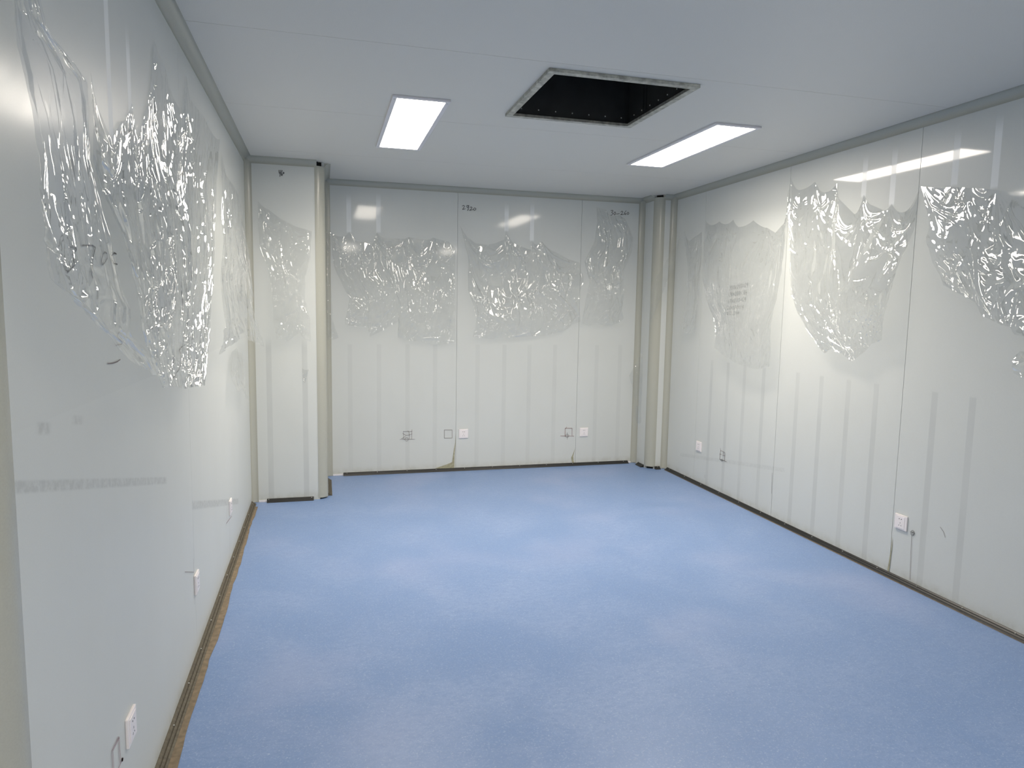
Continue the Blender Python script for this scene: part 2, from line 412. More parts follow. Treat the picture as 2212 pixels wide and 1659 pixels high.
# ragged glue edges where the vinyl stops short of the strips
def ragged(name, p0, p1, out, w0, w1, label, seed, mat=M_SUB):
    rnd = random.Random(seed); p0, p1, out = Vector(p0), Vector(p1), Vector(out)
    n = max(6, int((p1-p0).length/0.06)); bm = bmesh.new(); prev = None; w = (w0+w1)/2
    for i in range(n+1):
        w = min(w1, max(w0, w + rnd.uniform(-1, 1)*(w1-w0)*0.25)); c = p0.lerp(p1, i/n)
        row = [bm.verts.new(c + out*a + Vector((0, 0, b))) for a, b in ((0.030, 0.0008), (0.030, 0.004), (0.034+w, 0.0028), (0.034+w, 0.0008))]
        if prev:
            for k in range(3): bm.faces.new((prev[k], row[k], row[k+1], prev[k+1]))
        prev = row
    bmesh.ops.recalc_face_normals(bm, faces=bm.faces)
    return struct(name, bm, mat, label=label)
ragged('trim_15', (0, PY - 0.13, 0), (0, YN, 0), (1, 0, 0), 0.010, 0.030, 'ragged brown glue edge beside the left base strip', 3)
ragged('trim_16', (W, KY - 0.07, 0), (W, YR, 0), (-1, 0, 0), 0.001, 0.004, 'thin brown vinyl edge beside the right base strip', 4)
# bright aluminium feet of the skirting track
bm = bmesh.new(); box(bm, (PX + C + 0.004, -0.006, 0.001), (0.703, 0.0, 0.016)); obj('clip_plate', bm, M_LFRAME, wall_back)
bm = bmesh.new(); box(bm, (3.486, -0.006, 0.001), (3.515, 0.0, 0.016)); obj('clip_plate', bm, M_LFRAME, wall_back)
bm = bmesh.new(); box(bm, (C + 0.004, PY - 0.006, 0.001), (0.107, PY, 0.016)); obj('clip_plate', bm, M_LFRAME, wall_pier)

# ------------------------------------------------------------------ measured outlines (metres): u along the wall, z up, d off the wall
FILMS = {
'film_bump': {"wall":"p","top":[[0.088,2.283,0.006],[0.16,2.224,0.006],[0.246,2.161,0.006],[0.359,2.107,0.006],[0.42,2.093,0.006],[0.469,2.078,0.006]],"right":[[0.469,2.078,0.006],[0.453,1.873,0.014],[0.416,1.736,0.026],[0.413,1.551,0.044],[0.449,1.412,0.055],[0.453,1.247,0.06]],"bottom":[[0.206,1.26,0.06],[0.294,1.254,0.06],[0.367,1.317,0.06],[0.41,1.261,0.06],[0.453,1.247,0.06]],"left":[[0.088,2.283,0.006],[0.091,1.969,0.018],[0.153,1.79,0.032],[0.177,1.609,0.046],[0.183,1.454,0.055],[0.186,1.336,0.059],[0.206,1.26,0.06]]},
'film_A': {"wall":"b","top":[[0.607,2.16,0.006],[0.71,2.121,0.006],[0.773,2.167,0.006],[0.867,2.086,0.006],[0.96,2.063,0.006],[1.005,2.177,0.006],[1.089,2.121,0.006],[1.252,2.124,0.006],[1.285,2.141,0.006],[1.459,2.126,0.006],[1.504,2.147,0.006],[1.648,2.118,0.006],[1.712,2.056,0.006]],"right":[[1.712,2.056,0.006],[1.708,1.793,0.018],[1.714,1.5,0.045],[1.713,1.21,0.06]],"bottom":[[0.727,1.356,0.06],[0.818,1.347,0.06],[0.922,1.338,0.06],[0.945,1.256,0.06],[1.067,1.318,0.06],[1.197,1.402,0.06],[1.185,1.241,0.06],[1.346,1.215,0.06],[1.569,1.182,0.06],[1.713,1.21,0.06]],"left":[[0.607,2.16,0.006],[0.627,2.034,0.009],[0.635,1.875,0.021],[0.706,1.718,0.037],[0.767,1.582,0.05],[0.734,1.42,0.059],[0.727,1.356,0.06]]},
'film_A0': {"wall":"b","top":[[0.587,2.159,0.006],[0.607,2.168,0.006]],"right":[[0.607,2.168,0.006],[0.604,1.922,0.009],[0.616,1.603,0.018],[0.622,1.402,0.023],[0.672,1.241,0.025]],"bottom":[[0.585,1.228,0.025],[0.628,1.224,0.025],[0.672,1.241,0.025]],"left":[[0.587,2.159,0.006],[0.579,1.762,0.013],[0.572,1.442,0.022],[0.585,1.228,0.025]]},
'film_C': {"wall":"b","top":[[1.751,2.264,0.006],[1.852,2.145,0.006],[1.896,2.111,0.006],[2.005,2.101,0.006],[2.079,2.118,0.006],[2.166,2.154,0.006],[2.182,2.242,0.006],[2.267,2.121,0.006],[2.413,2.074,0.006],[2.434,2.16,0.006],[2.484,2.124,0.006],[2.529,2.156,0.006],[2.662,2.062,0.006],[2.802,1.998,0.006],[2.913,1.972,0.006]],"right":[[2.913,1.972,0.006],[2.955,1.811,0.017],[2.915,1.701,0.032],[2.908,1.57,0.05],[2.932,1.412,0.06]],"bottom":[[1.873,1.262,0.06],[2.014,1.241,0.06],[2.234,1.255,0.06],[2.55,1.272,0.06],[2.732,1.307,0.06],[2.835,1.382,0.06],[2.932,1.412,0.06]],"left":[[1.751,2.264,0.006],[1.799,2.092,0.01],[1.83,1.947,0.019],[1.829,1.687,0.039],[1.872,1.551,0.049],[1.904,1.427,0.056],[1.873,1.262,0.06]]},
'film_D': {"wall":"b","top":[[3.066,2.499,0.006],[3.161,2.482,0.006],[3.211,2.42,0.006],[3.306,2.435,0.006],[3.365,2.405,0.006]],"right":[[3.365,2.405,0.006],[3.455,2.224,0.012],[3.443,2.091,0.02],[3.346,1.887,0.038],[3.362,1.667,0.053],[3.35,1.522,0.059],[3.367,1.446,0.06]],"bottom":[[2.933,1.397,0.06],[3.009,1.375,0.06],[3.08,1.398,0.06],[3.188,1.374,0.06],[3.32,1.401,0.06],[3.367,1.446,0.06]],"left":[[3.066,2.499,0.006],[3.081,2.37,0.008],[3.058,2.181,0.017],[2.95,1.98,0.031],[3.002,1.789,0.045],[2.969,1.658,0.053],[2.948,1.516,0.058],[2.933,1.397,0.06]]},
'film_E': {"wall":"r","top":[[-0.498,2.271,0.006],[-0.609,2.157,0.006],[-0.711,2.189,0.006],[-0.811,2.219,0.006]],"right":[[-0.811,2.219,0.006],[-0.854,1.977,0.014],[-0.872,1.771,0.029],[-0.877,1.538,0.045],[-0.862,1.356,0.05]],"bottom":[[-0.618,1.339,0.05],[-0.745,1.323,0.05],[-0.862,1.356,0.05]],"left":[[-0.498,2.271,0.006],[-0.613,1.959,0.017],[-0.659,1.532,0.045],[-0.618,1.339,0.05]]},
'film_G': {"wall":"r","top":[[-0.868,2.307,0.006],[-0.988,2.255,0.006],[-1.087,2.275,0.006],[-1.201,2.24,0.006],[-1.292,2.266,0.006],[-1.402,2.196,0.006],[-1.569,2.227,0.006],[-1.747,2.153,0.006],[-1.851,2.106,0.006],[-1.951,2.171,0.006],[-1.984,2.423,0.006]],"right":[[-1.984,2.423,0.006],[-1.998,2.265,0.01],[-1.974,2.11,0.019],[-2.013,1.807,0.046],[-2.012,1.631,0.063],[-1.975,1.451,0.078],[-1.987,1.243,0.089],[-1.985,1.143,0.09]],"bottom":[[-1.273,1.228,0.09],[-1.436,1.168,0.09],[-1.614,1.133,0.09],[-1.844,1.104,0.09],[-1.985,1.143,0.09]],"left":[[-0.868,2.307,0.006],[-0.864,2.073,0.016],[-0.924,1.835,0.039],[-1.039,1.64,0.061],[-1.201,1.482,0.078],[-1.27,1.33,0.088],[-1.273,1.228,0.09]]},
'film_H': {"wall":"r","top":[[-1.989,2.48,0.006],[-2.108,2.372,0.006],[-2.25,2.405,0.006],[-2.367,2.317,0.006],[-2.461,2.358,0.006],[-2.492,2.255,0.006],[-2.635,2.143,0.006],[-2.702,2.253,0.006],[-2.77,2.181,0.006],[-2.875,2.135,0.006],[-2.929,2.167,0.006],[-3.016,2.107,0.006],[-3.116,2.216,0.006]],"right":[[-3.116,2.216,0.006],[-3.118,2.144,0.008],[-3.108,1.992,0.021],[-3.072,1.818,0.046],[-3.056,1.662,0.069],[-3.027,1.513,0.085],[-3.024,1.379,0.09]],"bottom":[[-2.552,1.272,0.09],[-2.617,1.306,0.09],[-2.713,1.279,0.09],[-2.794,1.242,0.09],[-2.873,1.299,0.09],[-2.935,1.348,0.09],[-3.024,1.379,0.09]],"left":[[-1.989,2.48,0.006],[-2.015,2.217,0.015],[-2.074,2.019,0.03],[-2.103,1.797,0.051],[-2.144,1.653,0.064],[-2.252,1.525,0.076],[-2.434,1.356,0.088],[-2.552,1.272,0.09]]},
'film_I': {"wall":"r","top":[[-3.129,2.232,0.006],[-3.328,2.198,0.006],[-3.521,2.158,0.006],[-3.6,2.139,0.006],[-3.73,2.106,0.006],[-3.902,2.058,0.006]],"right":[[-3.902,2.058,0.006],[-3.926,1.868,0.026],[-3.977,1.701,0.057],[-3.994,1.498,0.08]],"bottom":[[-3.408,1.686,0.08],[-3.483,1.644,0.08],[-3.591,1.59,0.08],[-3.634,1.534,0.08],[-3.742,1.485,0.08],[-3.788,1.48,0.08],[-3.818,1.442,0.08],[-3.895,1.439,0.08],[-3.994,1.498,0.08]],"left":[[-3.129,2.232,0.006],[-3.187,2.119,0.014],[-3.247,1.999,0.033],[-3.242,1.944,0.044],[-3.328,1.798,0.071],[-3.379,1.728,0.078],[-3.408,1.686,0.08]]},
'film_I2': {"wall":"r","top":[[-3.78,1.351,0.02],[-3.797,1.367,0.02],[-3.833,1.365,0.02]],"right":[[-3.833,1.365,0.02],[-3.854,1.324,0.027],[-3.856,1.255,0.04]],"bottom":[[-3.791,1.262,0.04],[-3.825,1.247,0.04],[-3.856,1.255,0.04]],"left":[[-3.78,1.351,0.02],[-3.771,1.317,0.027],[-3.791,1.262,0.04]]},
'film_J': {"wall":"l","top":[[-4.827,2.138,0.02],[-4.779,2.16,0.02]],"right":[[-4.779,2.16,0.02],[-4.738,2.052,0.028],[-4.632,2.027,0.038],[-4.576,2.002,0.045],[-4.667,1.818,0.073],[-4.658,1.727,0.09],[-4.651,1.644,0.104],[-4.63,1.57,0.115],[-4.584,1.51,0.122],[-4.623,1.454,0.126],[-4.495,1.388,0.129],[-4.458,1.342,0.13]],"bottom":[[-5.008,1.512,0.13],[-4.889,1.479,0.13],[-4.765,1.414,0.13],[-4.627,1.373,0.13],[-4.458,1.342,0.13]],"left":[[-4.827,2.138,0.02],[-4.912,1.959,0.036],[-4.951,1.837,0.065],[-4.976,1.775,0.081],[-5.019,1.704,0.098],[-5.048,1.645,0.112],[-5.106,1.563,0.126],[-5.008,1.512,0.13]]},
'film_K': {"wall":"l","top":[[-4.377,2.084,0.006],[-4.323,2.006,0.006],[-4.223,1.955,0.006],[-4.115,2.027,0.006],[-3.988,2.111,0.006],[-3.921,2.022,0.006],[-3.829,2.128,0.006],[-3.658,2.401,0.006],[-3.527,2.38,0.006],[-3.382,2.302,0.006],[-3.27,2.289,0.006],[-3.075,2.471,0.006],[-2.983,2.394,0.006],[-2.64,2.413,0.006],[-2.353,2.393,0.006],[-2.093,2.427,0.006]],"right":[[-2.093,2.427,0.006],[-2.255,2.152,0.011],[-2.508,1.839,0.026],[-2.768,1.602,0.041],[-3.01,1.434,0.052],[-3.215,1.295,0.058],[-3.356,1.2,0.06]],"bottom":[[-4.181,1.287,0.06],[-3.995,1.265,0.06],[-3.748,1.234,0.06],[-3.356,1.2,0.06]],"left":[[-4.377,2.084,0.006],[-4.403,1.883,0.015],[-4.294,1.731,0.032],[-4.247,1.59,0.045],[-4.271,1.467,0.055],[-4.218,1.363,0.059],[-4.181,1.287,0.06]]},
'film_M': {"wall":"l","top":[[-2.052,2.361,0.006],[-1.836,2.273,0.006],[-1.527,2.269,0.006],[-1.254,2.252,0.006],[-1.046,2.189,0.006]],"right":[[-1.046,2.189,0.006],[-0.917,1.846,0.032],[-0.961,1.58,0.065],[-1.319,1.421,0.081],[-1.013,1.222,0.09]],"bottom":[[-3.12,1.302,0.09],[-2.869,1.334,0.09],[-2.421,1.382,0.09],[-2.113,1.319,0.09],[-1.013,1.222,0.09]],"left":[[-2.052,2.361,0.006],[-2.303,1.906,0.034],[-2.749,1.646,0.062],[-2.806,1.429,0.084],[-3.12,1.302,0.09]]},
'film_N': {"wall":"l","top":[[-1.869,1.237,0.01],[-1.584,1.248,0.01],[-1.275,1.192,0.01]],"right":[[-1.275,1.192,0.01],[-1.219,1.034,0.019],[-1.427,0.874,0.03]],"bottom":[[-2.145,1.024,0.03],[-1.816,1.007,0.03],[-1.427,0.874,0.03]],"left":[[-1.869,1.237,0.01],[-2.047,1.141,0.019],[-2.145,1.024,0.03]]},
'film_P': {"wall":"p","top":[[0.385,1.041,0.004],[0.409,1.027,0.004],[0.436,1.034,0.004]],"right":[[0.436,1.034,0.004],[0.425,1.002,0.008],[0.404,0.932,0.02]],"bottom":[[0.397,0.932,0.02],[0.404,0.928,0.02]],"left":[[0.385,1.041,0.004],[0.384,1.002,0.009],[0.397,0.932,0.02]]},
'film_F': {"wall":"x","top":[[3.71,-0.48,2.201],[3.507,-0.33,1.746]],"bottom":[[3.68,-0.443,1.959],[3.507,-0.33,1.392]],"left":[[3.71,-0.48,2.201],[3.68,-0.443,1.959]],"right":[[3.507,-0.33,1.746],[3.507,-0.33,1.392]]},
'film_O': {"wall":"x","top":[[3.547,-0.1,1.118],[3.547,-0.12,1.129]],"right":[[3.547,-0.12,1.129],[3.559,-0.12,0.84],[3.555,-0.12,0.558],[3.565,-0.12,0.426]],"bottom":[[3.519,-0.1,0.424],[3.54,-0.12,0.417],[3.565,-0.12,0.426]],"left":[[3.547,-0.1,1.118],[3.5,-0.07,0.995],[3.443,-0.06,0.887],[3.479,-0.08,0.762],[3.507,-0.1,0.594],[3.519,-0.1,0.424]]},
}
STROKES = {
'w2920': ["b",[[[1.7713,2.4379],[1.785,2.4457],[1.7925,2.4359],[1.782,2.4201],[1.7737,2.4074],[1.8001,2.4149]],[[1.8296,2.4451],[1.8168,2.4464],[1.8105,2.4379],[1.817,2.427],[1.8297,2.4349],[1.8317,2.4472],[1.8278,2.4122],[1.8194,2.3995]],[[1.8425,2.4284],[1.8531,2.4361],[1.8617,2.4294],[1.8512,2.4135],[1.8385,2.4026],[1.8726,2.4125]],[[1.8831,2.4275],[1.8747,2.4147],[1.8812,2.4048],[1.8961,2.4117],[1.897,2.4241],[1.8831,2.4275]]]],
'w30260': ["b",[[[3.2173,2.4722],[3.235,2.4775],[3.2412,2.4702],[3.2262,2.4554],[3.2396,2.4485],[3.2306,2.4318],[3.2153,2.4278]],[[3.2569,2.4624],[3.2481,2.4435],[3.2568,2.4331],[3.2695,2.4446],[3.2666,2.4596],[3.2569,2.4624]],[[3.2779,2.4429],[3.3076,2.4487]],[[3.3214,2.4636],[3.333,2.475],[3.3428,2.4679],[3.3316,2.4478],[3.3199,2.4385],[3.3498,2.4422]],[[3.376,2.4805],[3.3599,2.4601],[3.3581,2.4448],[3.3703,2.441],[3.3771,2.4523],[3.3626,2.4537]],[[3.3934,2.4662],[3.3868,2.4506],[3.3967,2.4435],[3.4059,2.4537],[3.4031,2.4645],[3.3934,2.4662]]]],
'w460': ["p",[[[0.2413,2.5147],[0.2418,2.4935],[0.2514,2.4959]],[[0.2543,2.5156],[0.2487,2.493],[0.2465,2.4689]],[[0.2638,2.5145],[0.2575,2.498],[0.2563,2.4802],[0.2614,2.477],[0.2651,2.4861],[0.2582,2.491]],[[0.2723,2.5017],[0.2678,2.4961],[0.2721,2.491],[0.2774,2.4967],[0.2723,2.5017]]]],
'w3700': ["l",[[[-4.5747,1.6445],[-4.5432,1.6457],[-4.5295,1.6443],[-4.533,1.6399],[-4.5597,1.6268],[-4.5574,1.6236],[-4.534,1.6144],[-4.5434,1.6073],[-4.5973,1.5871]],[[-4.486,1.6553],[-4.4101,1.6607],[-4.3878,1.6578],[-4.3995,1.6457],[-4.4156,1.6244],[-4.4238,1.6038],[-4.4272,1.5895],[-4.4219,1.5827]],[[-4.2936,1.6382],[-4.294,1.65],[-4.3131,1.6523],[-4.3307,1.6443],[-4.3449,1.6287],[-4.3374,1.6186],[-4.3135,1.6263],[-4.2936,1.6382]],[[-4.207,1.6546],[-4.2265,1.6563],[-4.2511,1.6475],[-4.2528,1.6364],[-4.2309,1.6278],[-4.2033,1.6271]]]],
'squiggle1': ["l",[[[-3.2646,1.3569],[-3.3493,1.3514],[-3.3945,1.3426],[-3.363,1.3147],[-3.3602,1.2884],[-3.4222,1.265],[-3.4788,1.259],[-3.4804,1.2494],[-3.5341,1.2478]]]],
'squiggle2': ["l",[[[-4.2129,1.4426],[-4.2319,1.4343],[-4.2194,1.4238],[-4.1847,1.414],[-4.193,1.4083],[-4.2499,1.4084]],[[-4.2139,1.367],[-4.2429,1.3632],[-4.2842,1.3625],[-4.3297,1.3652]]]],
'calc': ["r",[[[-1.2828,1.7271],[-1.2921,1.7365],[-1.2993,1.7287],[-1.2797,1.7031],[-1.2998,1.705]],[[-1.3209,1.7391],[-1.3114,1.7281],[-1.3097,1.7144],[-1.3167,1.705],[-1.3261,1.716],[-1.3278,1.7296],[-1.3209,1.7391]],[[-1.3483,1.7416],[-1.3389,1.7306],[-1.3372,1.717],[-1.3441,1.7076],[-1.3535,1.7186],[-1.3551,1.7321],[-1.3483,1.7416]],[[-1.3654,1.7364],[-1.3809,1.7145]],[[-1.3837,1.7381],[-1.3625,1.7127]],[[-1.3921,1.7372],[-1.4011,1.7463],[-1.4081,1.7387],[-1.3893,1.7136],[-1.4086,1.7155]],[[-1.4289,1.7488],[-1.4198,1.7381],[-1.4182,1.7247],[-1.4249,1.7154],[-1.4339,1.7262],[-1.4355,1.7395],[-1.4289,1.7488]],[[-1.4552,1.7512],[-1.4462,1.7405],[-1.4446,1.7272],[-1.4513,1.7179],[-1.4603,1.7287],[-1.4619,1.742],[-1.4552,1.7512]],[[-1.4711,1.7412],[-1.489,1.7445]],[[-1.4698,1.7296],[-1.4877,1.7329]],[[-1.4975,1.7469],[-1.5062,1.7558],[-1.5129,1.7483],[-1.4948,1.7237],[-1.5134,1.7255]],[[-1.5329,1.7582],[-1.5219,1.7377],[-1.5395,1.741]],[[-1.5365,1.7521],[-1.5305,1.719]],[[-1.2735,1.6838],[-1.268,1.6493]],[[-1.2895,1.6763],[-1.2983,1.6853],[-1.3049,1.6772],[-1.2865,1.6522],[-1.3052,1.6534]],[[-1.3251,1.687],[-1.3162,1.6762],[-1.3145,1.6626],[-1.3208,1.6528],[-1.3297,1.6635],[-1.3314,1.6772],[-1.3251,1.687]],[[-1.341,1.6812],[-1.3554,1.6585]],[[-1.3583,1.6823],[-1.3381,1.6573]],[[-1.3662,1.6811],[-1.3747,1.69],[-1.3811,1.682],[-1.3632,1.6573],[-1.3814,1.6585]],[[-1.4008,1.6916],[-1.3921,1.681],[-1.3905,1.6675],[-1.3967,1.6579],[-1.4053,1.6685],[-1.4069,1.6819],[-1.4008,1.6916]],[[-1.4256,1.6931],[-1.417,1.6826],[-1.4154,1.6691],[-1.4215,1.6595],[-1.4301,1.6701],[-1.4317,1.6835],[-1.4256,1.6931]],[[-1.4404,1.6824],[-1.4573,1.6851]],[[-1.439,1.6707],[-1.4559,1.6734]],[[-1.4745,1.6961],[-1.4696,1.6627]],[[-1.4987,1.6976],[-1.4904,1.6872],[-1.4888,1.6739],[-1.4948,1.6644],[-1.5031,1.6748],[-1.5047,1.6881],[-1.4987,1.6976]],[[-1.5227,1.699],[-1.5122,1.6787],[-1.5287,1.6814]],[[-1.5259,1.6927],[-1.5201,1.6595]],[[-1.2522,1.6281],[-1.2468,1.5953]],[[-1.2901,1.6305],[-1.2727,1.6133],[-1.2711,1.6002],[-1.2809,1.5977],[-1.2872,1.6078],[-1.2751,1.6118]],[[-1.3123,1.6319],[-1.3022,1.6216],[-1.3006,1.6087],[-1.3083,1.5996],[-1.3183,1.6099],[-1.3199,1.6228],[-1.3123,1.6319]],[[-1.3311,1.6267],[-1.3483,1.6055]],[[-1.3511,1.628],[-1.3283,1.6041]],[[-1.3603,1.627],[-1.3699,1.6355],[-1.3776,1.6281],[-1.3575,1.6045],[-1.3786,1.606]],[[-1.4002,1.6375],[-1.3904,1.6273],[-1.3889,1.6146],[-1.3963,1.6056],[-1.406,1.6157],[-1.4076,1.6285],[-1.4002,1.6375]],[[-1.4289,1.6393],[-1.4192,1.6292],[-1.4177,1.6165],[-1.4251,1.6076],[-1.4347,1.6177],[-1.4362,1.6303],[-1.4289,1.6393]],[[-1.4463,1.6294],[-1.4658,1.6322]],[[-1.445,1.6183],[-1.4645,1.6212]],[[-1.475,1.6344],[-1.4842,1.6428],[-1.4916,1.6355],[-1.4724,1.6124],[-1.4926,1.6138]],[[-1.5133,1.6446],[-1.5017,1.6252],[-1.5207,1.628]],[[-1.5173,1.6387],[-1.5113,1.6073]],[[-1.2464,1.5774],[-1.241,1.5446]],[[-1.2636,1.5697],[-1.2729,1.5781],[-1.28,1.5702],[-1.2607,1.5468],[-1.2807,1.5475]],[[-1.3014,1.5789],[-1.2921,1.5689],[-1.2905,1.5559],[-1.2974,1.5464],[-1.3067,1.5564],[-1.3083,1.5694],[-1.3014,1.5789]],[[-1.3186,1.5729],[-1.3342,1.5508]],[[-1.3369,1.5734],[-1.3158,1.5502]],[[-1.3454,1.572],[-1.3543,1.5803],[-1.3613,1.5725],[-1.3426,1.5494],[-1.362,1.5501]],[[-1.3821,1.5811],[-1.373,1.5712],[-1.3715,1.5584],[-1.3782,1.549],[-1.3873,1.5589],[-1.3888,1.5717],[-1.3821,1.5811]],[[-1.4085,1.5818],[-1.3995,1.572],[-1.398,1.5592],[-1.4047,1.5498],[-1.4137,1.5597],[-1.4152,1.5724],[-1.4085,1.5818]],[[-1.4245,1.5711],[-1.4424,1.5732]],[[-1.4232,1.56],[-1.4411,1.5621]],[[-1.4606,1.5831],[-1.4558,1.5515]],[[-1.4863,1.5838],[-1.4754,1.5647],[-1.493,1.5668]],[[-1.4899,1.5777],[-1.4841,1.5461]],[[-1.2426,1.5302],[-1.2373,1.4993]],[[-1.2743,1.531],[-1.2637,1.5216],[-1.2622,1.5093],[-1.2704,1.5003],[-1.281,1.5098],[-1.2825,1.5221],[-1.2743,1.531]],[[-1.3056,1.5319],[-1.2952,1.5225],[-1.2937,1.5102],[-1.3018,1.5014],[-1.3122,1.5108],[-1.3137,1.523],[-1.3056,1.5319]],[[-1.3254,1.5264],[-1.3437,1.5057]],[[-1.3463,1.527],[-1.3227,1.5051]],[[-1.356,1.5257],[-1.366,1.5335],[-1.3742,1.5263],[-1.3534,1.5045],[-1.3755,1.5052]],[[-1.3861,1.5236],[-1.4068,1.5257]],[[-1.3848,1.5131],[-1.4056,1.5152]],[[-1.4277,1.5352],[-1.4154,1.517],[-1.4359,1.5191]],[[-1.4321,1.5294],[-1.426,1.4994]]]],
'box1': ["b",[[[1.2437,0.3895],[1.2437,0.3145]],[[1.2437,0.3865],[1.3224,0.385]],[[1.3203,0.4022],[1.3196,0.312]],[[1.2277,0.315],[1.3479,0.312]],[[1.2109,0.3113],[1.2466,0.3316],[1.2655,0.3481],[1.295,0.3524],[1.3225,0.3614]],[[1.2361,0.3683],[1.2634,0.3525]],[[1.2844,0.3926],[1.2929,0.3773],[1.2971,0.3514],[1.2972,0.3171]]]],
'circ1': ["b",[[[1.2872,0.3076],[1.2836,0.3018],[1.2777,0.2981],[1.2707,0.2973],[1.2639,0.2996],[1.2587,0.3045],[1.2561,0.3109],[1.2566,0.3178],[1.2602,0.3236],[1.266,0.3273],[1.2731,0.3281],[1.2799,0.3258],[1.2851,0.321],[1.2877,0.3145],[1.2872,0.3076]]]],
'box2': ["b",[[[1.6217,0.3901],[1.6942,0.3879],[1.6948,0.3107],[1.6222,0.3117],[1.6217,0.3901]]]],
'box3': ["b",[[[2.8114,0.3709],[2.8829,0.3707],[2.885,0.2959]],[[2.8114,0.3709],[2.8122,0.292]],[[2.8147,0.3683],[2.8272,0.3847]],[[2.7648,0.2978],[2.9047,0.2909]]]],
'circ3': ["b",[[[2.8504,0.2909],[2.8465,0.2848],[2.8399,0.281],[2.8319,0.2802],[2.8241,0.2825],[2.8181,0.2876],[2.8149,0.2944],[2.8153,0.3016],[2.8192,0.3077],[2.8258,0.3116],[2.8338,0.3124],[2.8416,0.31],[2.8477,0.3049],[2.8508,0.2981],[2.8504,0.2909]],[[2.8352,0.3286],[2.8371,0.26]]]],
'box4': ["r",[[[-1.2651,0.3939],[-1.2698,0.3757],[-1.2654,0.2978],[-1.3374,0.3007],[-1.3364,0.3702],[-1.2698,0.3757]],[[-1.2574,0.3432],[-1.288,0.344]],[[-1.316,0.3702],[-1.3075,0.3388],[-1.3408,0.3458]],[[-1.2654,0.2978],[-1.3673,0.3009]]]],
'circ4': ["r",[[[-1.3091,0.2981],[-1.3064,0.2939],[-1.3017,0.2905],[-1.2958,0.2886],[-1.29,0.2886],[-1.2853,0.2904],[-1.2828,0.2937],[-1.2829,0.2979],[-1.2856,0.3021],[-1.2903,0.3055],[-1.2962,0.3074],[-1.302,0.3074],[-1.3066,0.3056],[-1.3092,0.3022],[-1.3091,0.2981]]]],
'pl4': ["r",[[[-1.9705,0.3481],[-1.9723,0.2897],[-1.9768,0.1957]],[[-1.0416,0.1135],[-1.0442,0.0851]]]],
'circ5': ["r",[[[-3.2679,0.3043],[-3.2658,0.2974],[-3.2616,0.292],[-3.2563,0.2892],[-3.2508,0.2895],[-3.2463,0.2929],[-3.2436,0.2988],[-3.2433,0.3058],[-3.2455,0.3127],[-3.2497,0.3181],[-3.2551,0.3208],[-3.2606,0.3205],[-3.2651,0.3171],[-3.2677,0.3113],[-3.2679,0.3043]],[[-3.2653,0.3037],[-3.2639,0.2999],[-3.2614,0.2968],[-3.2582,0.2952],[-3.2549,0.2953],[-3.2522,0.2971],[-3.2507,0.3003],[-3.2505,0.3042],[-3.2519,0.3081],[-3.2544,0.3112],[-3.2576,0.3128],[-3.2609,0.3127],[-3.2636,0.3108],[-3.2651,0.3076],[-3.2653,0.3037]],[[-3.2382,0.3084],[-3.2703,0.308]]]],
'pl5': ["r",[[[-3.2503,0.2855],[-3.2532,0.2292],[-3.2576,0.141],[-3.2627,0.0349]],[[-3.4301,0.3955],[-3.4534,0.3757],[-3.4656,0.3492]]]],
'box6': ["l",[[[-4.3833,0.3659],[-4.4473,0.3671],[-4.4458,0.3191]],[[-4.377,0.3605],[-4.4392,0.3618],[-4.4377,0.3136]],[[-4.3858,0.3653],[-4.3856,0.3296],[-4.384,0.2912]],[[-4.3793,0.3612],[-4.3778,0.3245],[-4.3736,0.2958]],[[-4.3597,0.2851],[-4.398,0.2865]]]],
'dot6': ["l",[[[-4.3569,0.2822],[-4.3579,0.282],[-4.3595,0.2825],[-4.3613,0.2835],[-4.3629,0.2849],[-4.3641,0.2864],[-4.3646,0.2877],[-4.3644,0.2886],[-4.3634,0.2888],[-4.3618,0.2883],[-4.36,0.2873],[-4.3584,0.2859],[-4.3572,0.2844],[-4.3566,0.2831],[-4.3569,0.2822]]]],
'pl7': ["l",[[[-3.2447,0.4497],[-3.2497,0.3523],[-3.257,0.2522]],[[-3.4345,0.4625],[-3.2465,0.3902]]]],
'pl8': ["l",[[[-2.0992,0.264],[-2.1051,0.1526],[-2.1269,0.0466]]]],
'red8': ["l",[[[-2.2263,0.2875],[-1.9953,0.2611]],[[-2.1668,0.3734],[-2.2082,0.2973]]]],
}
POLYS = {
'tear1': ["b",[[1.7272,0.3556],[1.7249,0.2682],[1.7102,0.1854],[1.702,0.1198],[1.6958,0.0805],[1.6435,0.0607],[1.5784,0.0415],[1.5352,0.028],[1.7182,0.0187],[1.7201,0.1631],[1.7292,0.268]]],
'tear2': ["b",[[2.918,0.1665],[2.8999,0.1139],[2.8813,0.0769],[2.8889,0.0389],[2.9061,0.0098],[2.9172,0.0125],[2.9062,0.0508],[2.9026,0.0886]]],
'tear3': ["r",[[-3.1148,0.241],[-3.115,0.1819],[-3.1079,0.1125],[-3.0982,0.0211],[-3.1117,0.0262],[-3.1168,0.1157],[-3.1212,0.184]]],
}

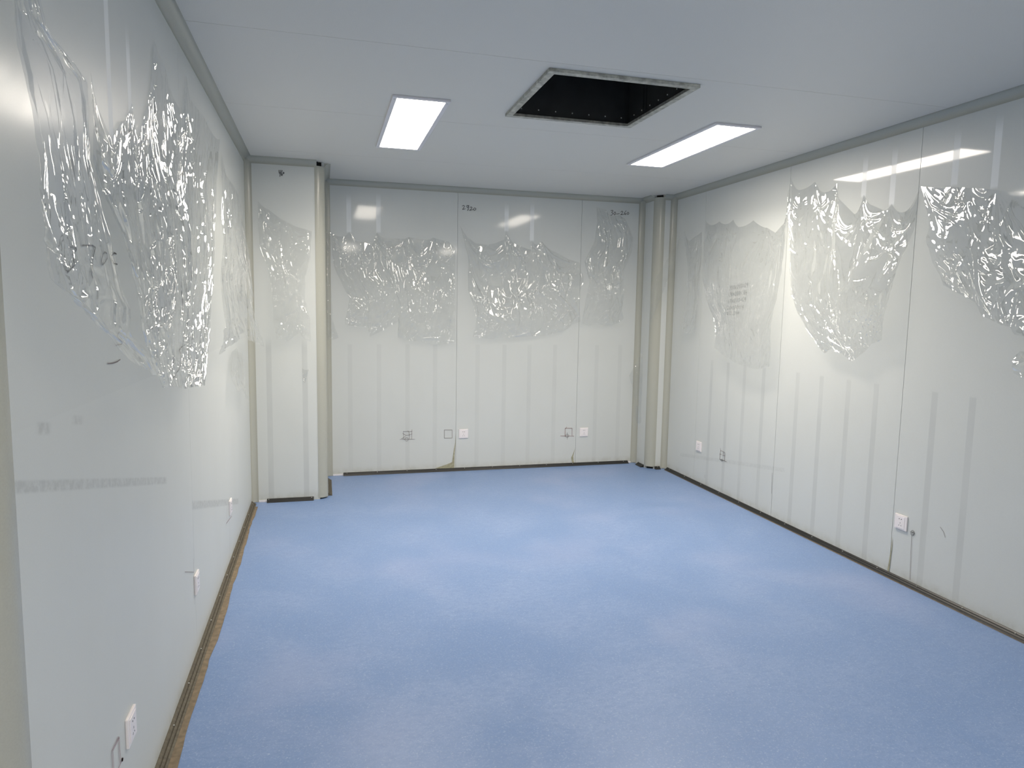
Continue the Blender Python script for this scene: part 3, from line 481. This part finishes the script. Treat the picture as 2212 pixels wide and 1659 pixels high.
# ------------------------------------------------------------------ ceiling lights
def ceiling_light(x0, x1, y0, y1, label, spread=LAMP_SPREAD):
    cx, cy = (x0+x1)/2, (y0+y1)/2
    t = thing('ceiling_light', label, 'ceiling light', (cx, cy, H), 'recessed ceiling light panels')
    hx, hy = (x1-x0)/2, (y1-y0)/2; w = 0.024
    bm = bmesh.new()
    z0, z1 = -0.011, -0.0005
    for a, b in (((-hx, -hy), (hx, -hy+w)), ((-hx, hy-w), (hx, hy)), ((-hx, -hy+w), (-hx+w, hy-w)), ((hx-w, -hy+w), (hx, hy-w))):
        box(bm, (a[0], a[1], z0), (b[0], b[1], z1), 0.0012)
    obj('frame', bm, M_LFRAME, t)
    bm = bmesh.new()
    n = 5; r = 0.008; pts = []
    for sx, sy, a0 in ((1, 1, 0), (-1, 1, 90), (-1, -1, 180), (1, -1, 270)):
        for k in range(n+1):
            a = math.radians(a0 + 90*k/n); pts.append((sx*(hx-w-r) + r*math.cos(a), sy*(hy-w-r) + r*math.sin(a)))
    lo = [bm.verts.new((p[0], p[1], -0.007)) for p in pts]; up = [bm.verts.new((p[0], p[1], -0.001)) for p in pts]
    bm.faces.new(lo[::-1])
    for i in range(len(pts)): bm.faces.new((lo[i], lo[(i+1) % len(pts)], up[(i+1) % len(pts)], up[i]))
    d = obj('diffuser', bm, M_LAMP, t); d['label'] = 'glowing white diffuser'
    ld = bpy.data.lights.new('panel_light', 'AREA'); ld.shape = 'RECTANGLE'; ld.size = 2*(hx-w)-0.01; ld.size_y = 2*(hy-w)-0.01
    ld.energy = LAMP_W; ld.color = LAMP_COL; ld.spread = math.radians(spread)
    lo_ = bpy.data.objects.new('panel_light', ld); link(lo_, t); lo_.location = (0, 0, -0.009)
    for sx, sy in ((-1, -1), (1, -1), (-1, 1), (1, 1)):
        q = bpy.data.objects.new('screw', screw_mesh()); link(q, t); q.location = (sx*(hx-0.012), sy*(hy-0.04), z0)
    return t
ceiling_light(0.90, 1.20, -2.62, -1.42, 'glowing white ceiling panel light nearer the left wall')
ceiling_light(2.715, 3.015, -2.68, -1.46, 'glowing white ceiling panel light nearer the right wall')
# assumed extra pair behind the camera, added to brighten the near walls and floor
ceiling_light(0.90, 1.20, -7.7, -6.5, 'added unseen fill light panel behind the camera, left one', 178.0)
ceiling_light(2.715, 3.015, -7.7, -6.5, 'added unseen fill light panel behind the camera, right one', 178.0)

# ------------------------------------------------------------------ open duct in the ceiling
hx0, hx1, hy0, hy1 = 1.535, 2.29, -3.245, -2.455
t = thing('air_duct_box', 'dark open air duct box with galvanised rim in the ceiling', 'air duct', ((hx0+hx1)/2, (hy0+hy1)/2, H))
ox, oy = (hx0+hx1)/2, (hy0+hy1)/2; ax, ay = (hx1-hx0)/2, (hy1-hy0)/2
bm = bmesh.new(); w = 0.034
for a, b in (((-ax, -ay), (ax, -ay+w)), ((-ax, ay-w), (ax, ay)), ((-ax, -ay+w), (-ax+w, ay-w)), ((ax-w, -ay+w), (ax, ay-w))):
    box(bm, (a[0], a[1], -0.016), (b[0], b[1], -0.0005), 0.001)
obj('rim', bm, M_GALV, t)
ix, iy = 0.352, 0.370
bm = bmesh.new(); hh = 0.42
box(bm, (-ix-0.003, -iy, 0), (-ix, iy, hh)); box(bm, (ix, -iy, 0), (ix+0.003, iy, hh))
box(bm, (-ix, -iy-0.003, 0), (ix, -iy, hh)); box(bm, (-ix, iy, 0), (ix, iy+0.003, hh))
obj('duct_wall', bm, M_DUCT, t)
bm = bmesh.new(); box(bm, (-ix, -iy, hh), (ix, iy, hh+0.004)); obj('duct_top', bm, M_DARK, t)  # black lid stands in for the unlit space above
bm = bmesh.new()
for s in (0.20, 0.235): box(bm, (ix-0.006, iy-s-0.004, 0), (ix, iy-s, hh))
box(bm, (ix-0.03, iy-0.012, 0), (ix-0.024, iy, hh)); obj('folded_seam', bm, M_DUCT, t)
for k in range(7):
    q = bpy.data.objects.new('rivet', screw_mesh()); link(q, t); q.location = (-ix+0.06+k*0.1, iy-0.001, 0.03); q.rotation_euler = (math.pi/2, 0, 0)
for k in range(7):
    q = bpy.data.objects.new('rivet', screw_mesh()); link(q, t); q.location = (ix-0.001, -iy+0.06+k*0.1, 0.03); q.rotation_euler = (0, math.pi/2, 0)

# ------------------------------------------------------------------ wall sockets
def slot(bm, c, w, h, rot=0.0, round_=False):
    m = Matrix.Translation((c[0], -0.0108, c[1])) @ Matrix.Rotation(rot, 4, 'Y')
    n = 10; pts = []
    for k in range(n):
        a = 2*math.pi*k/n
        pts.append((w/2*math.cos(a), h/2*math.sin(a)) if round_ else (w/2*(1 if math.cos(a) > 0 else -1), h/2*math.sin(a)))
    f = [bm.verts.new(m @ Vector((p[0], -0.0004, p[1]))) for p in pts]; b = [bm.verts.new(m @ Vector((p[0], 0.002, p[1]))) for p in pts]
    bm.faces.new(f); bm.faces.new(b[::-1])
    for i in range(n): bm.faces.new((f[i], f[(i+1) % n], b[(i+1) % n], b[i]))
def socket(label):
    t = thing('wall_socket', label, 'socket', (0, 0, 0), 'white wall sockets')
    bm = bmesh.new(); box(bm, (-0.043, -0.0085, -0.043), (0.043, 0, 0.043), 0.0025); obj('face_plate', bm, M_WHITE, t)
    bm = bmesh.new(); box(bm, (-0.030, -0.0108, -0.035), (0.030, -0.008, 0.035), 0.0012)
    ins = obj('socket_insert', bm, M_WHITE, t)
    for c, w, h, r, rd in (((-0.0075, 0.019), 0.0058, 0.0058, 0, True), ((0.0075, 0.019), 0.0058, 0.0058, 0, True), ((0, -0.004), 0.0022, 0.0075, 0, False),
                           ((-0.0075, -0.0185), 0.0022, 0.0075, 0.5, False), ((0.0075, -0.0185), 0.0022, 0.0075, -0.5, False)):
        bm = bmesh.new(); slot(bm, c, w, h, r, rd); bmesh.ops.recalc_face_normals(bm, faces=bm.faces); obj('pin_hole', bm, M_SLOT, ins)
    return t
s0 = socket('white wall socket on the far wall beside the left panel joint')
s0.location = (1.803, 0, 0.349)
for loc, rz, lab in (((3.006, 0, 0.328), 0, 'white wall socket on the far wall nearest the corner column'),
                     ((W, -0.926, 0.342), -math.pi/2, 'small-looking white wall socket at the far end of the right wall'),
                     ((W, -3.172, 0.343), -math.pi/2, 'white wall socket on the right wall above the base strip, nearest one'),
                     ((0, -2.05, 0.335), math.pi/2, 'farthest white wall socket on the left wall, near the pier'),
                     ((0, -3.196, 0.326), math.pi/2, 'middle one of the three white wall sockets on the left wall'),
                     ((0, -4.272, 0.327), math.pi/2, 'nearest white wall socket on the left wall, large at the bottom')):
    s = dup(s0, loc, lab); s.rotation_euler = (0, 0, rz)
# local -Y of a socket faces the room: on the left wall that is +X, on the right wall -X

# ------------------------------------------------------------------ marks drawn on the walls
def wall_pt(wall, u, z, d):
    if wall == 'b': return Vector((u, -d, z))
    if wall == 'p': return Vector((u, PY - d, z))
    if wall == 'l': return Vector((d, u, z))
    return Vector((W - d, u, z))
WALLS = {'b': wall_back, 'p': wall_pier, 'l': wall_left, 'r': wall_right}
def strokes(name, wall, lines, mat, width, label=None):
    bm = bmesh.new(); off = 0.0026
    for ln in lines:
        P = [Vector(q) for q in ln]
        for i in range(len(P)-1):
            d = (P[i+1]-P[i])
            if d.length < 1e-5: continue
            d.normalize(); n = Vector((-d.y, d.x))*width/2; e = d*width*0.35
            q = [P[i]-e+n, P[i]-e-n, P[i+1]+e-n, P[i+1]+e+n]
            vs = [bm.verts.new(wall_pt(wall, p.x, p.y, off)) for p in q]
            bm.faces.new(vs)
    o = obj(name, bm, mat, WALLS[wall])
    if label: o['label'] = label
    return o
def flat_poly(name, wall, pts, mat, label=None):
    bm = bmesh.new(); vs = [bm.verts.new(wall_pt(wall, p[0], p[1], 0.0024)) for p in pts]; f = bm.faces.new(vs); f.normal_update()
    bmesh.ops.triangulate(bm, faces=[f])
    o = obj(name, bm, mat, WALLS[wall])
    if label: o['label'] = label
    return o
MARKS = (('w2920', 'handwriting', M_INK, 0.0042, 'handwritten number 2920'), ('w30260', 'handwriting', M_INK, 0.0042, 'handwritten 30-260'),
         ('w460', 'handwriting', M_INK, 0.0042, 'handwritten number near the top of the pier'), ('w3700', 'handwriting', M_INK, 0.0042, 'handwritten number 3700'),
         ('squiggle1', 'pen_stroke', M_INK, 0.005, None), ('squiggle2', 'pen_stroke', M_PENCIL, 0.0028, None),
         ('calc', 'handwriting', M_INK, 0.0021, 'five handwritten lines of sums'),
         ('box1', 'drawn_square', M_PENCIL, 0.0024, None), ('circ1', 'drawn_circle', M_PENCIL, 0.0024, None), ('box2', 'drawn_square', M_PENCIL, 0.003, None),
         ('box3', 'drawn_square', M_RED, 0.003, None), ('circ3', 'drawn_circle', M_INK, 0.002, None), ('box4', 'drawn_square', M_PENCIL, 0.003, None),
         ('circ4', 'drawn_circle', M_INK, 0.002, None), ('pl4', 'pencil_line', M_PENCIL, 0.002, None), ('circ5', 'drawn_circle', M_INK, 0.002, None),
         ('pl5', 'pencil_line', M_PENCIL, 0.002, None), ('box6', 'drawn_square', M_RED, 0.0022, None), ('dot6', 'drawn_dot', M_RED, 0.006, None),
         ('pl7', 'pencil_line', M_PENCIL, 0.002, None), ('pl8', 'pencil_line', M_PENCIL, 0.0015, None), ('red8', 'pencil_line', M_RED, 0.0025, None))
for key, name, mat, wd, lab in MARKS:
    wl, lines = STROKES[key]
    strokes(name, wl, lines, mat, wd, lab)
for key in ('tear1', 'tear2', 'tear3'):
    flat_poly('sealant_patch', POLYS[key][0], POLYS[key][1], M_PUTTY)

# ------------------------------------------------------------------ crumpled protective film
def resample(pl, n):
    pl = np.array(pl, float); s = np.r_[0, np.cumsum(np.linalg.norm(np.diff(pl, axis=0), axis=1))]
    q = np.linspace(0, s[-1], n)
    return np.stack([np.interp(q, s, pl[:, k]) for k in range(3)], 1)
def scallop(pl):
    """cusps at the points where the film is held, slack curves between them"""
    out = [list(pl[0])]
    pk = [i for i in range(len(pl)) if (i == 0 or pl[i][1] >= pl[i-1][1]) and (i == len(pl)-1 or pl[i][1] >= pl[i+1][1])]
    vl = [i for i in range(len(pl)) if 0 < i < len(pl)-1 and pl[i][1] < pl[i-1][1] and pl[i][1] < pl[i+1][1]]
    for i in range(len(pl)-1):
        a, b = pl[i], pl[i+1]
        for k in range(1, 9):
            x = k/8.0; u = a[0]+(b[0]-a[0])*x; d = a[2]+(b[2]-a[2])*x
            if i in pk and (i+1) in vl: z = b[1]+(a[1]-b[1])*(1-x)**2.2
            elif i in vl and (i+1) in pk: z = a[1]+(b[1]-a[1])*x**2.2
            elif i in pk and i+1 not in pk: z = b[1]+(a[1]-b[1])*(1-x)**1.5
            elif i+1 in pk and i not in pk: z = a[1]+(b[1]-a[1])*x**1.5
            else: z = a[1]+(b[1]-a[1])*x
            out.append([u, z, d])
    return out
def vnoise(a, b, f, seed):
    """smooth value noise on arrays"""
    rs = np.random.RandomState(seed); g = rs.rand(64, 64)*2 - 1
    x = a*f; y = b*f; xi = np.floor(x).astype(int); yi = np.floor(y).astype(int); fx = x - xi; fy = y - yi
    fx = fx*fx*(3-2*fx); fy = fy*fy*(3-2*fy)
    G = lambda i, j: g[i % 64, j % 64]
    return (G(xi, yi)*(1-fx) + G(xi+1, yi)*fx)*(1-fy) + (G(xi, yi+1)*(1-fx) + G(xi+1, yi+1)*fx)*fy
def facets(A, B, ca, cb, seed, sparse=None):
    """piecewise-flat crumple field: random heights on a Delaunay net whose cells measure about ca x cb"""
    rs = np.random.RandomState(seed)
    a0, a1, b0, b1 = A.min()-2*ca, A.max()+2*ca, B.min()-2*cb, B.max()+2*cb
    na = int((a1-a0)/ca)+1; nb = int((b1-b0)/cb)+1
    gx, gy = np.meshgrid(np.arange(na), np.arange(nb), indexing='ij')
    px = (gx + rs.uniform(-.48, .48, gx.shape)).ravel(); py = (gy + rs.uniform(-.48, .48, gy.shape)).ravel()
    if sparse: k = rs.rand(px.size) > sparse; px, py = px[k], py[k]
    ht = rs.uniform(-1, 1, px.size)
    vs, es, fs, ov, oe, of = delaunay_2d_cdt([Vector((float(x), float(y))) for x, y in zip(px, py)], [], [], 0, 1e-5)
    if len(vs) != len(px):
        ht = np.array([ht[o[0]] if len(o) else 0.0 for o in ov])
    V = np.array([(v.x, v.y) for v in vs])
    out = np.zeros(A.shape)
    U = (A-a0)/ca; Q = (B-b0)/cb
    # rasterise the triangles with a coarse bucket of grid samples
    Uf = U.ravel(); Qf = Q.ravel(); of_ = out.ravel()
    bi = np.floor(Uf).astype(int); bj = np.floor(Qf).astype(int); nbk = nb + 2
    key = bi*nbk + bj; order = np.argsort(key, kind='stable'); ks = key[order]
    for f in fs:
        t = V[list(f)]; h = ht[list(f)]
        i0, j0 = np.floor(t.min(0)).astype(int); i1, j1 = np.floor(t.max(0)).astype(int)
        idx = []
        for i in range(i0, i1+1):
            l = np.searchsorted(ks, i*nbk+j0, 'left'); r = np.searchsorted(ks, i*nbk+j1, 'right')
            if r > l: idx.append(order[l:r])
        if not idx: continue
        idx = np.concatenate(idx)
        d = (t[1][1]-t[2][1])*(t[0][0]-t[2][0]) + (t[2][0]-t[1][0])*(t[0][1]-t[2][1])
        if abs(d) < 1e-9: continue
        x = Uf[idx]-t[2][0]; y = Qf[idx]-t[2][1]
        l0 = ((t[1][1]-t[2][1])*x + (t[2][0]-t[1][0])*y)/d; l1 = ((t[2][1]-t[0][1])*x + (t[0][0]-t[2][0])*y)/d; l2 = 1-l0-l1
        ok = (l0 > -1e-6) & (l1 > -1e-6) & (l2 > -1e-6)
        of_[idx[ok]] = l0[ok]*h[0] + l1[ok]*h[1] + l2[ok]*h[2]
    return out
def blur(h):
    p = np.pad(h, 1, mode='edge')
    return (p[:-2, 1:-1] + p[2:, 1:-1] + p[1:-1, :-2] + p[1:-1, 2:] + 4*p[1:-1, 1:-1])/8
def ridges(A, B, wd, ht, n, seed, spread, lmin, lmax, wmin, wmax, amp, zone):
    """n straight sharp creases; spread = how far their direction strays from straight down; zone(b) = chance by height"""
    rs = np.random.RandomState(seed); out = np.zeros(A.shape); k = 0; tries = 0
    ns, nt = A.shape; da = wd/(ns-1); db = ht/(nt-1)
    while k < n and tries < n*8:
        tries += 1
        ca, cb = rs.uniform(0, wd), rs.uniform(0, ht)
        if rs.rand() > zone(cb/ht): continue
        k += 1
        th = rs.normal(0, spread); L = rs.uniform(lmin, lmax)/2; w = rs.uniform(wmin, wmax); a = amp*rs.uniform(0.4, 1.0)*(w/wmax)*rs.choice((-1, 1))
        bend = rs.uniform(-1, 1)*0.15/L
        i0, i1 = max(0, int((ca-L-w)/da)), min(ns, int((ca+L+w)/da)+2); j0, j1 = max(0, int((cb-L-w)/db)), min(nt, int((cb+L+w)/db)+2)
        x = A[i0:i1, j0:j1]-ca; y = B[i0:i1, j0:j1]-cb
        d = x*np.cos(th) - y*np.sin(th); l = x*np.sin(th) + y*np.cos(th); d = d + bend*l*l
        prof = np.maximum(0, 1 - np.abs(d)/(w*(1-0.6*(l/L+1)/2*rs.choice((0, 1)))))**1.3
        out[i0:i1, j0:j1] += a*prof*np.clip(1.2*(1-(l/L)**2), 0, 1)
    return out
def film(key, label, seed, long_=1.0, crump=1.0, fine=1.0, hangs=(), billow=1.0, res=0.005, low=0.5, mat=None, lean=0.0, nlong=1.0, strays=1.0):
    D = FILMS[key]; wall = D['wall']
    L = lambda k: np.linalg.norm(np.diff(np.array(D[k]), axis=0), axis=1).sum()
    wd = max(L('top'), L('bottom'), 0.02) if wall == 'x' else max(np.ptp(np.array(D['top'])[:, 0]), np.ptp(np.array(D['bottom'])[:, 0]), 0.03)
    ht = max(L('left'), L('right')); ns = int(max(10, wd/res)); nt = int(max(12, ht/res))
    top, bot, lef, rig = resample(D['top'] if wall == 'x' else scallop(D['top']), ns), resample(D['bottom'], ns), resample(D['left'], nt), resample(D['right'], nt)
    s = np.linspace(0, 1, ns)[:, None, None]; t = np.linspace(0, 1, nt)[None, :, None]
    P = (1-t)*top[:, None] + t*bot[:, None] + (1-s)*lef[None] + s*rig[None] - ((1-s)*(1-t)*top[0] + s*(1-t)*top[-1] + (1-s)*t*bot[0] + s*t*bot[-1])
    S = s[..., 0]*np.ones((1, nt)); TT = t[..., 0]*np.ones((ns, 1))
    A = S*wd; B = TT*ht
    rs = np.random.RandomState(seed+77)
    wx = A + 0.04*vnoise(A, B, 2.2, seed) + lean*B
    h = np.zeros(A.shape)
    ramp_ = np.clip(B/0.10, 0, 1); ramp2 = np.clip(B/0.03, 0, 1)
    h += long_*0.0075*ramp_*facets(wx, B, 0.11, 0.50, seed+1)
    h += billow*0.022*vnoise(A, B, 2.4, seed+11)*np.clip(B/0.3, 0, 1)
    # creases fanning down from the places where the glue still holds
    hp = [q*wd for q in hangs]
    for k, ha in enumerate(hp):
        for m_ in range(rs.randint(5, 9)):
            th = rs.uniform(-0.75, 0.75); Lr = rs.uniform(0.15, 0.6)*min(1.0, ht); ww = rs.uniform(0.010, 0.030); am = rs.uniform(0.002, 0.0055)*rs.choice((-1, 1))
            dx = A - ha; l = (dx*np.sin(th) + (B+0.005)*np.cos(th))/Lr; d = dx*np.cos(th) - (B+0.005)*np.sin(th) + 0.05*Lr*th*l*l
            wl = 0.003 + ww*np.clip(l, 0, 1)
            ok = (l > 0) & (l < 1)
            h += np.where(ok, am*(wl/ww)*np.maximum(0, 1-np.abs(d)/wl)*np.clip(4*l*(1-l)*1.6, 0, 1), 0)
    # swags slung between neighbouring hold points
    for a0, a1 in zip(hp[:-1], hp[1:]):
        g = max(a1-a0, 1e-3)
        for m_ in range(4):
            sag = g*rs.uniform(0.25, 1.1); e0, e1 = a0+g*rs.uniform(0, .25), a1-g*rs.uniform(0, .25); off = rs.uniform(0, 0.10)
            x = (A-e0)/(e1-e0); ok = (x > 0) & (x < 1); yc = off + sag*4*x*(1-x)*0.6
            sl = np.abs(sag*2.4*(1-2*x)/(e1-e0)); d = (B-yc)/np.sqrt(1+sl*sl); ww = rs.uniform(0.008, 0.022)
            h += np.where(ok, rs.uniform(0.002, 0.0045)*rs.choice((-1, 1))*np.maximum(0, 1-np.abs(d)/ww)*np.clip(6*x*(1-x), 0, 1), 0)*long_
    z = np.clip((TT - low)/(1-low), 0, 1)**0.8
    patch = np.clip(0.30 + 1.6*vnoise(A, B, 3.6, seed+5), 0, 1.2)
    pz = np.clip(z*1.3 - 0.25, 0, 1)
    h += crump*0.012*facets(A + .02*vnoise(A, B, 6, seed+6), B, 0.085, 0.10, seed+7, 0.25)*np.clip(0.05*ramp_ + z*(0.55+0.6*vnoise(A, B, 3.0, seed+16)), 0, 1)
    h += crump*0.0045*facets(A, B, 0.030, 0.036, seed+8, 0.2)*np.clip(pz*1.2, 0, 1)*patch
    h += fine*0.0018*facets(A, B, 0.013, 0.015, seed+10)*pz*patch
    ar = wd*ht
    h += long_*ridges(wx, B, wd, ht, int(50*ar*nlong)+3, seed+20, 0.12*strays, 0.15, 0.65, 0.010, 0.030, 0.0075, lambda b: 1.0 if b < 0.75 else 0.5)*ramp2
    h += crump*ridges(A, B, wd, ht, int(60*ar)+3, seed+21, 0.9, 0.06, 0.26, 0.010, 0.024, 0.0075, lambda b: 0.10 + 0.90*max(0.0, (b-low*0.8)/(1-low*0.8)))*ramp2
    h += fine*ridges(A, B, wd, ht, int(150*ar)+4, seed+22, 1.2, 0.02, 0.07, 0.006, 0.010, 0.0030, lambda b: 0.02 + 0.98*max(0.0, (b-low)/(1-low))**1.5)*ramp2
    h = h + 0.15*(blur(h) - h)
    # free edges roll out slightly
    h += 0.006*(np.exp(-A/0.010) + np.exp(-(wd-A)/0.010))*ramp_*(0.6 + 0.6*vnoise(A, B, 6, seed+15))
    # bottom hem curls outwards and up a little
    hem = np.clip((TT-0.93)/0.07, 0, 1)
    h += (0.0 if wall == 'l' else 0.005)*hem*hem*(0.6 + 0.6*vnoise(A, B, 9, seed+12))
    if wall == 'l':   # these sheets flare away from the wall towards their lower edge
        h += 0.03*np.clip((TT-0.55)/0.45, 0, 1)**2
    jx = 0.004*vnoise(A, B, 20, seed+13)*np.clip(B/0.1, 0, 1); jz = 0.004*vnoise(A, B, 20, seed+14)*np.clip(B/0.1, 0, 1)
    if wall == 'x':
        n = np.array((-0.7, -0.7, 0.0)); co = P + n*(h*0.45)[..., None]
        co[..., 2] += jz
    else:
        d = np.maximum(P[..., 2] + h, 0.0035 + 0.002*np.abs(h)/0.01)
        u = P[..., 0] + jx; zc = P[..., 1] + jz
        # small crimps along free edges
        if wall == 'b': co = np.stack([u, -d, zc], -1)
        elif wall == 'p': co = np.stack([u, PY - d, zc], -1)
        elif wall == 'l': co = np.stack([d, u, zc], -1)
        else: co = np.stack([W - d, u, zc], -1)
    verts = co.reshape(-1, 3)
    i = np.arange(ns-1)[:, None]*nt + np.arange(nt-1)[None]
    q = np.stack([i, i+nt, i+nt+1, i+1], -1).reshape(-1, 4)
    me = bpy.data.meshes.new('protective_film')
    me.vertices.add(len(verts)); me.vertices.foreach_set('co', verts.astype(np.float32).ravel())
    me.loops.add(q.size); me.loops.foreach_set('vertex_index', q.astype(np.int32).ravel())
    me.polygons.add(len(q)); me.polygons.foreach_set('loop_start', (np.arange(len(q))*4).astype(np.int32))
    me.update(calc_edges=True); me.polygons.foreach_set('use_smooth', np.ones(len(q), bool)); me.update()
    me.materials.append(mat or M_FILM)
    o = bpy.data.objects.new('protective_film', me); link(o)
    return tag(o, label, 'plastic film', 'torn protective film hanging from the walls')

film('film_bump', 'narrow crumpled clear film hanging on the front of the boxed pier', 11, 1.3, 1.2, 1.2, (0.02, 0.55, 0.98), low=0.4)
film('film_A', 'wide clear film on the far wall nearest the pier, with a notched lower edge', 21, 1.55, 1.1, 1.3, (0.0, 0.15, 0.36, 0.62, 0.84, 1.0), low=0.55, nlong=1.4)
film('film_A0', 'thin sliver of clear film on the far wall close against the pier', 31, 0.5, 1.0, 1.0, (), 0.3, 0.004)
film('film_C', 'largest clear film in the middle of the far wall, right of the 2920 writing', 41, 1.55, 1.1, 1.3, (0.0, 0.40, 0.60, 0.70, 1.0), 1.3, low=0.5, nlong=1.2, strays=2.0)
film('film_D', 'clear film on the far wall under the 30-260 writing', 51, 1.55, 1.1, 1.3, (0.0, 0.6, 1.0), low=0.4, nlong=1.6)
film('film_E', 'narrow clear film at the far end of the right wall beside the column', 61, 1.0, 1.0, 1.0, (0.3, 0.9), 0.5)
film('film_F', 'strip of clear film stretched slantwise across the corner column', 63, 1.2, 0.8, 0.5, (), 0.2, 0.005)
film('film_G', 'smooth swagged clear film hanging over the handwritten sums on the right wall', 71, 0.9, 0.6, 0.7, (0.0, 0.2, 0.4, 0.65, 1.0), 1.2, low=0.68)
film('film_H', 'bright crumpled clear film on the right wall, tapering to a ragged lower point', 81, 0.85, 0.85, 1.0, (0.0, 0.2, 0.33, 0.6, 0.8, 1.0), 1.1, low=0.5)
film('film_I', 'heavily creased clear film at the right edge of the photo, with a straight taut top', 91, 0.7, 1.1, 0.9, (0.0, 0.38, 0.58), 1.3, low=0.3, strays=5.0, nlong=0.7)
film('film_I2', 'tiny scrap of clear film low on the right wall at the photo edge', 101, 0.3, 1.0, 1.0, (), 0.2, 0.004)
film('film_J', 'nearest clear film on the left wall, leaning rightwards over the 3700 writing', 111, 1.1, 0.7, 0.8, (0.5,), 0.8, 0.004, low=0.55, nlong=2.0, strays=0.8)
film('film_K', 'long streaky clear film in the middle of the left wall, reaching lowest', 121, 1.1, 0.7, 0.8, (0.0, 0.16, 0.3, 0.45, 0.62, 0.8), 0.8, 0.005, low=0.72, nlong=2.2, strays=0.8)
film('film_M', 'clear film at the far end of the left wall, its torn edge overlapping the pier', 131, 1.0, 0.8, 0.8, (0.0, 0.4, 1.0), 0.9, 0.006, low=0.6, nlong=1.6)
film('film_N', 'small crumpled scrap of clear film low on the left wall near the pier', 141, 0.4, 1.0, 1.0, (), 0.3, 0.005)
film('film_O', 'limp clear film tail hanging low on the left side of the corner column', 151, 0.5, 1.0, 1.0, (), 0.3, 0.004)
film('film_P', 'tiny peeled flake of clear film low on the front of the boxed pier', 161, 0.3, 0.8, 0.8, (), 0.2, 0.003)
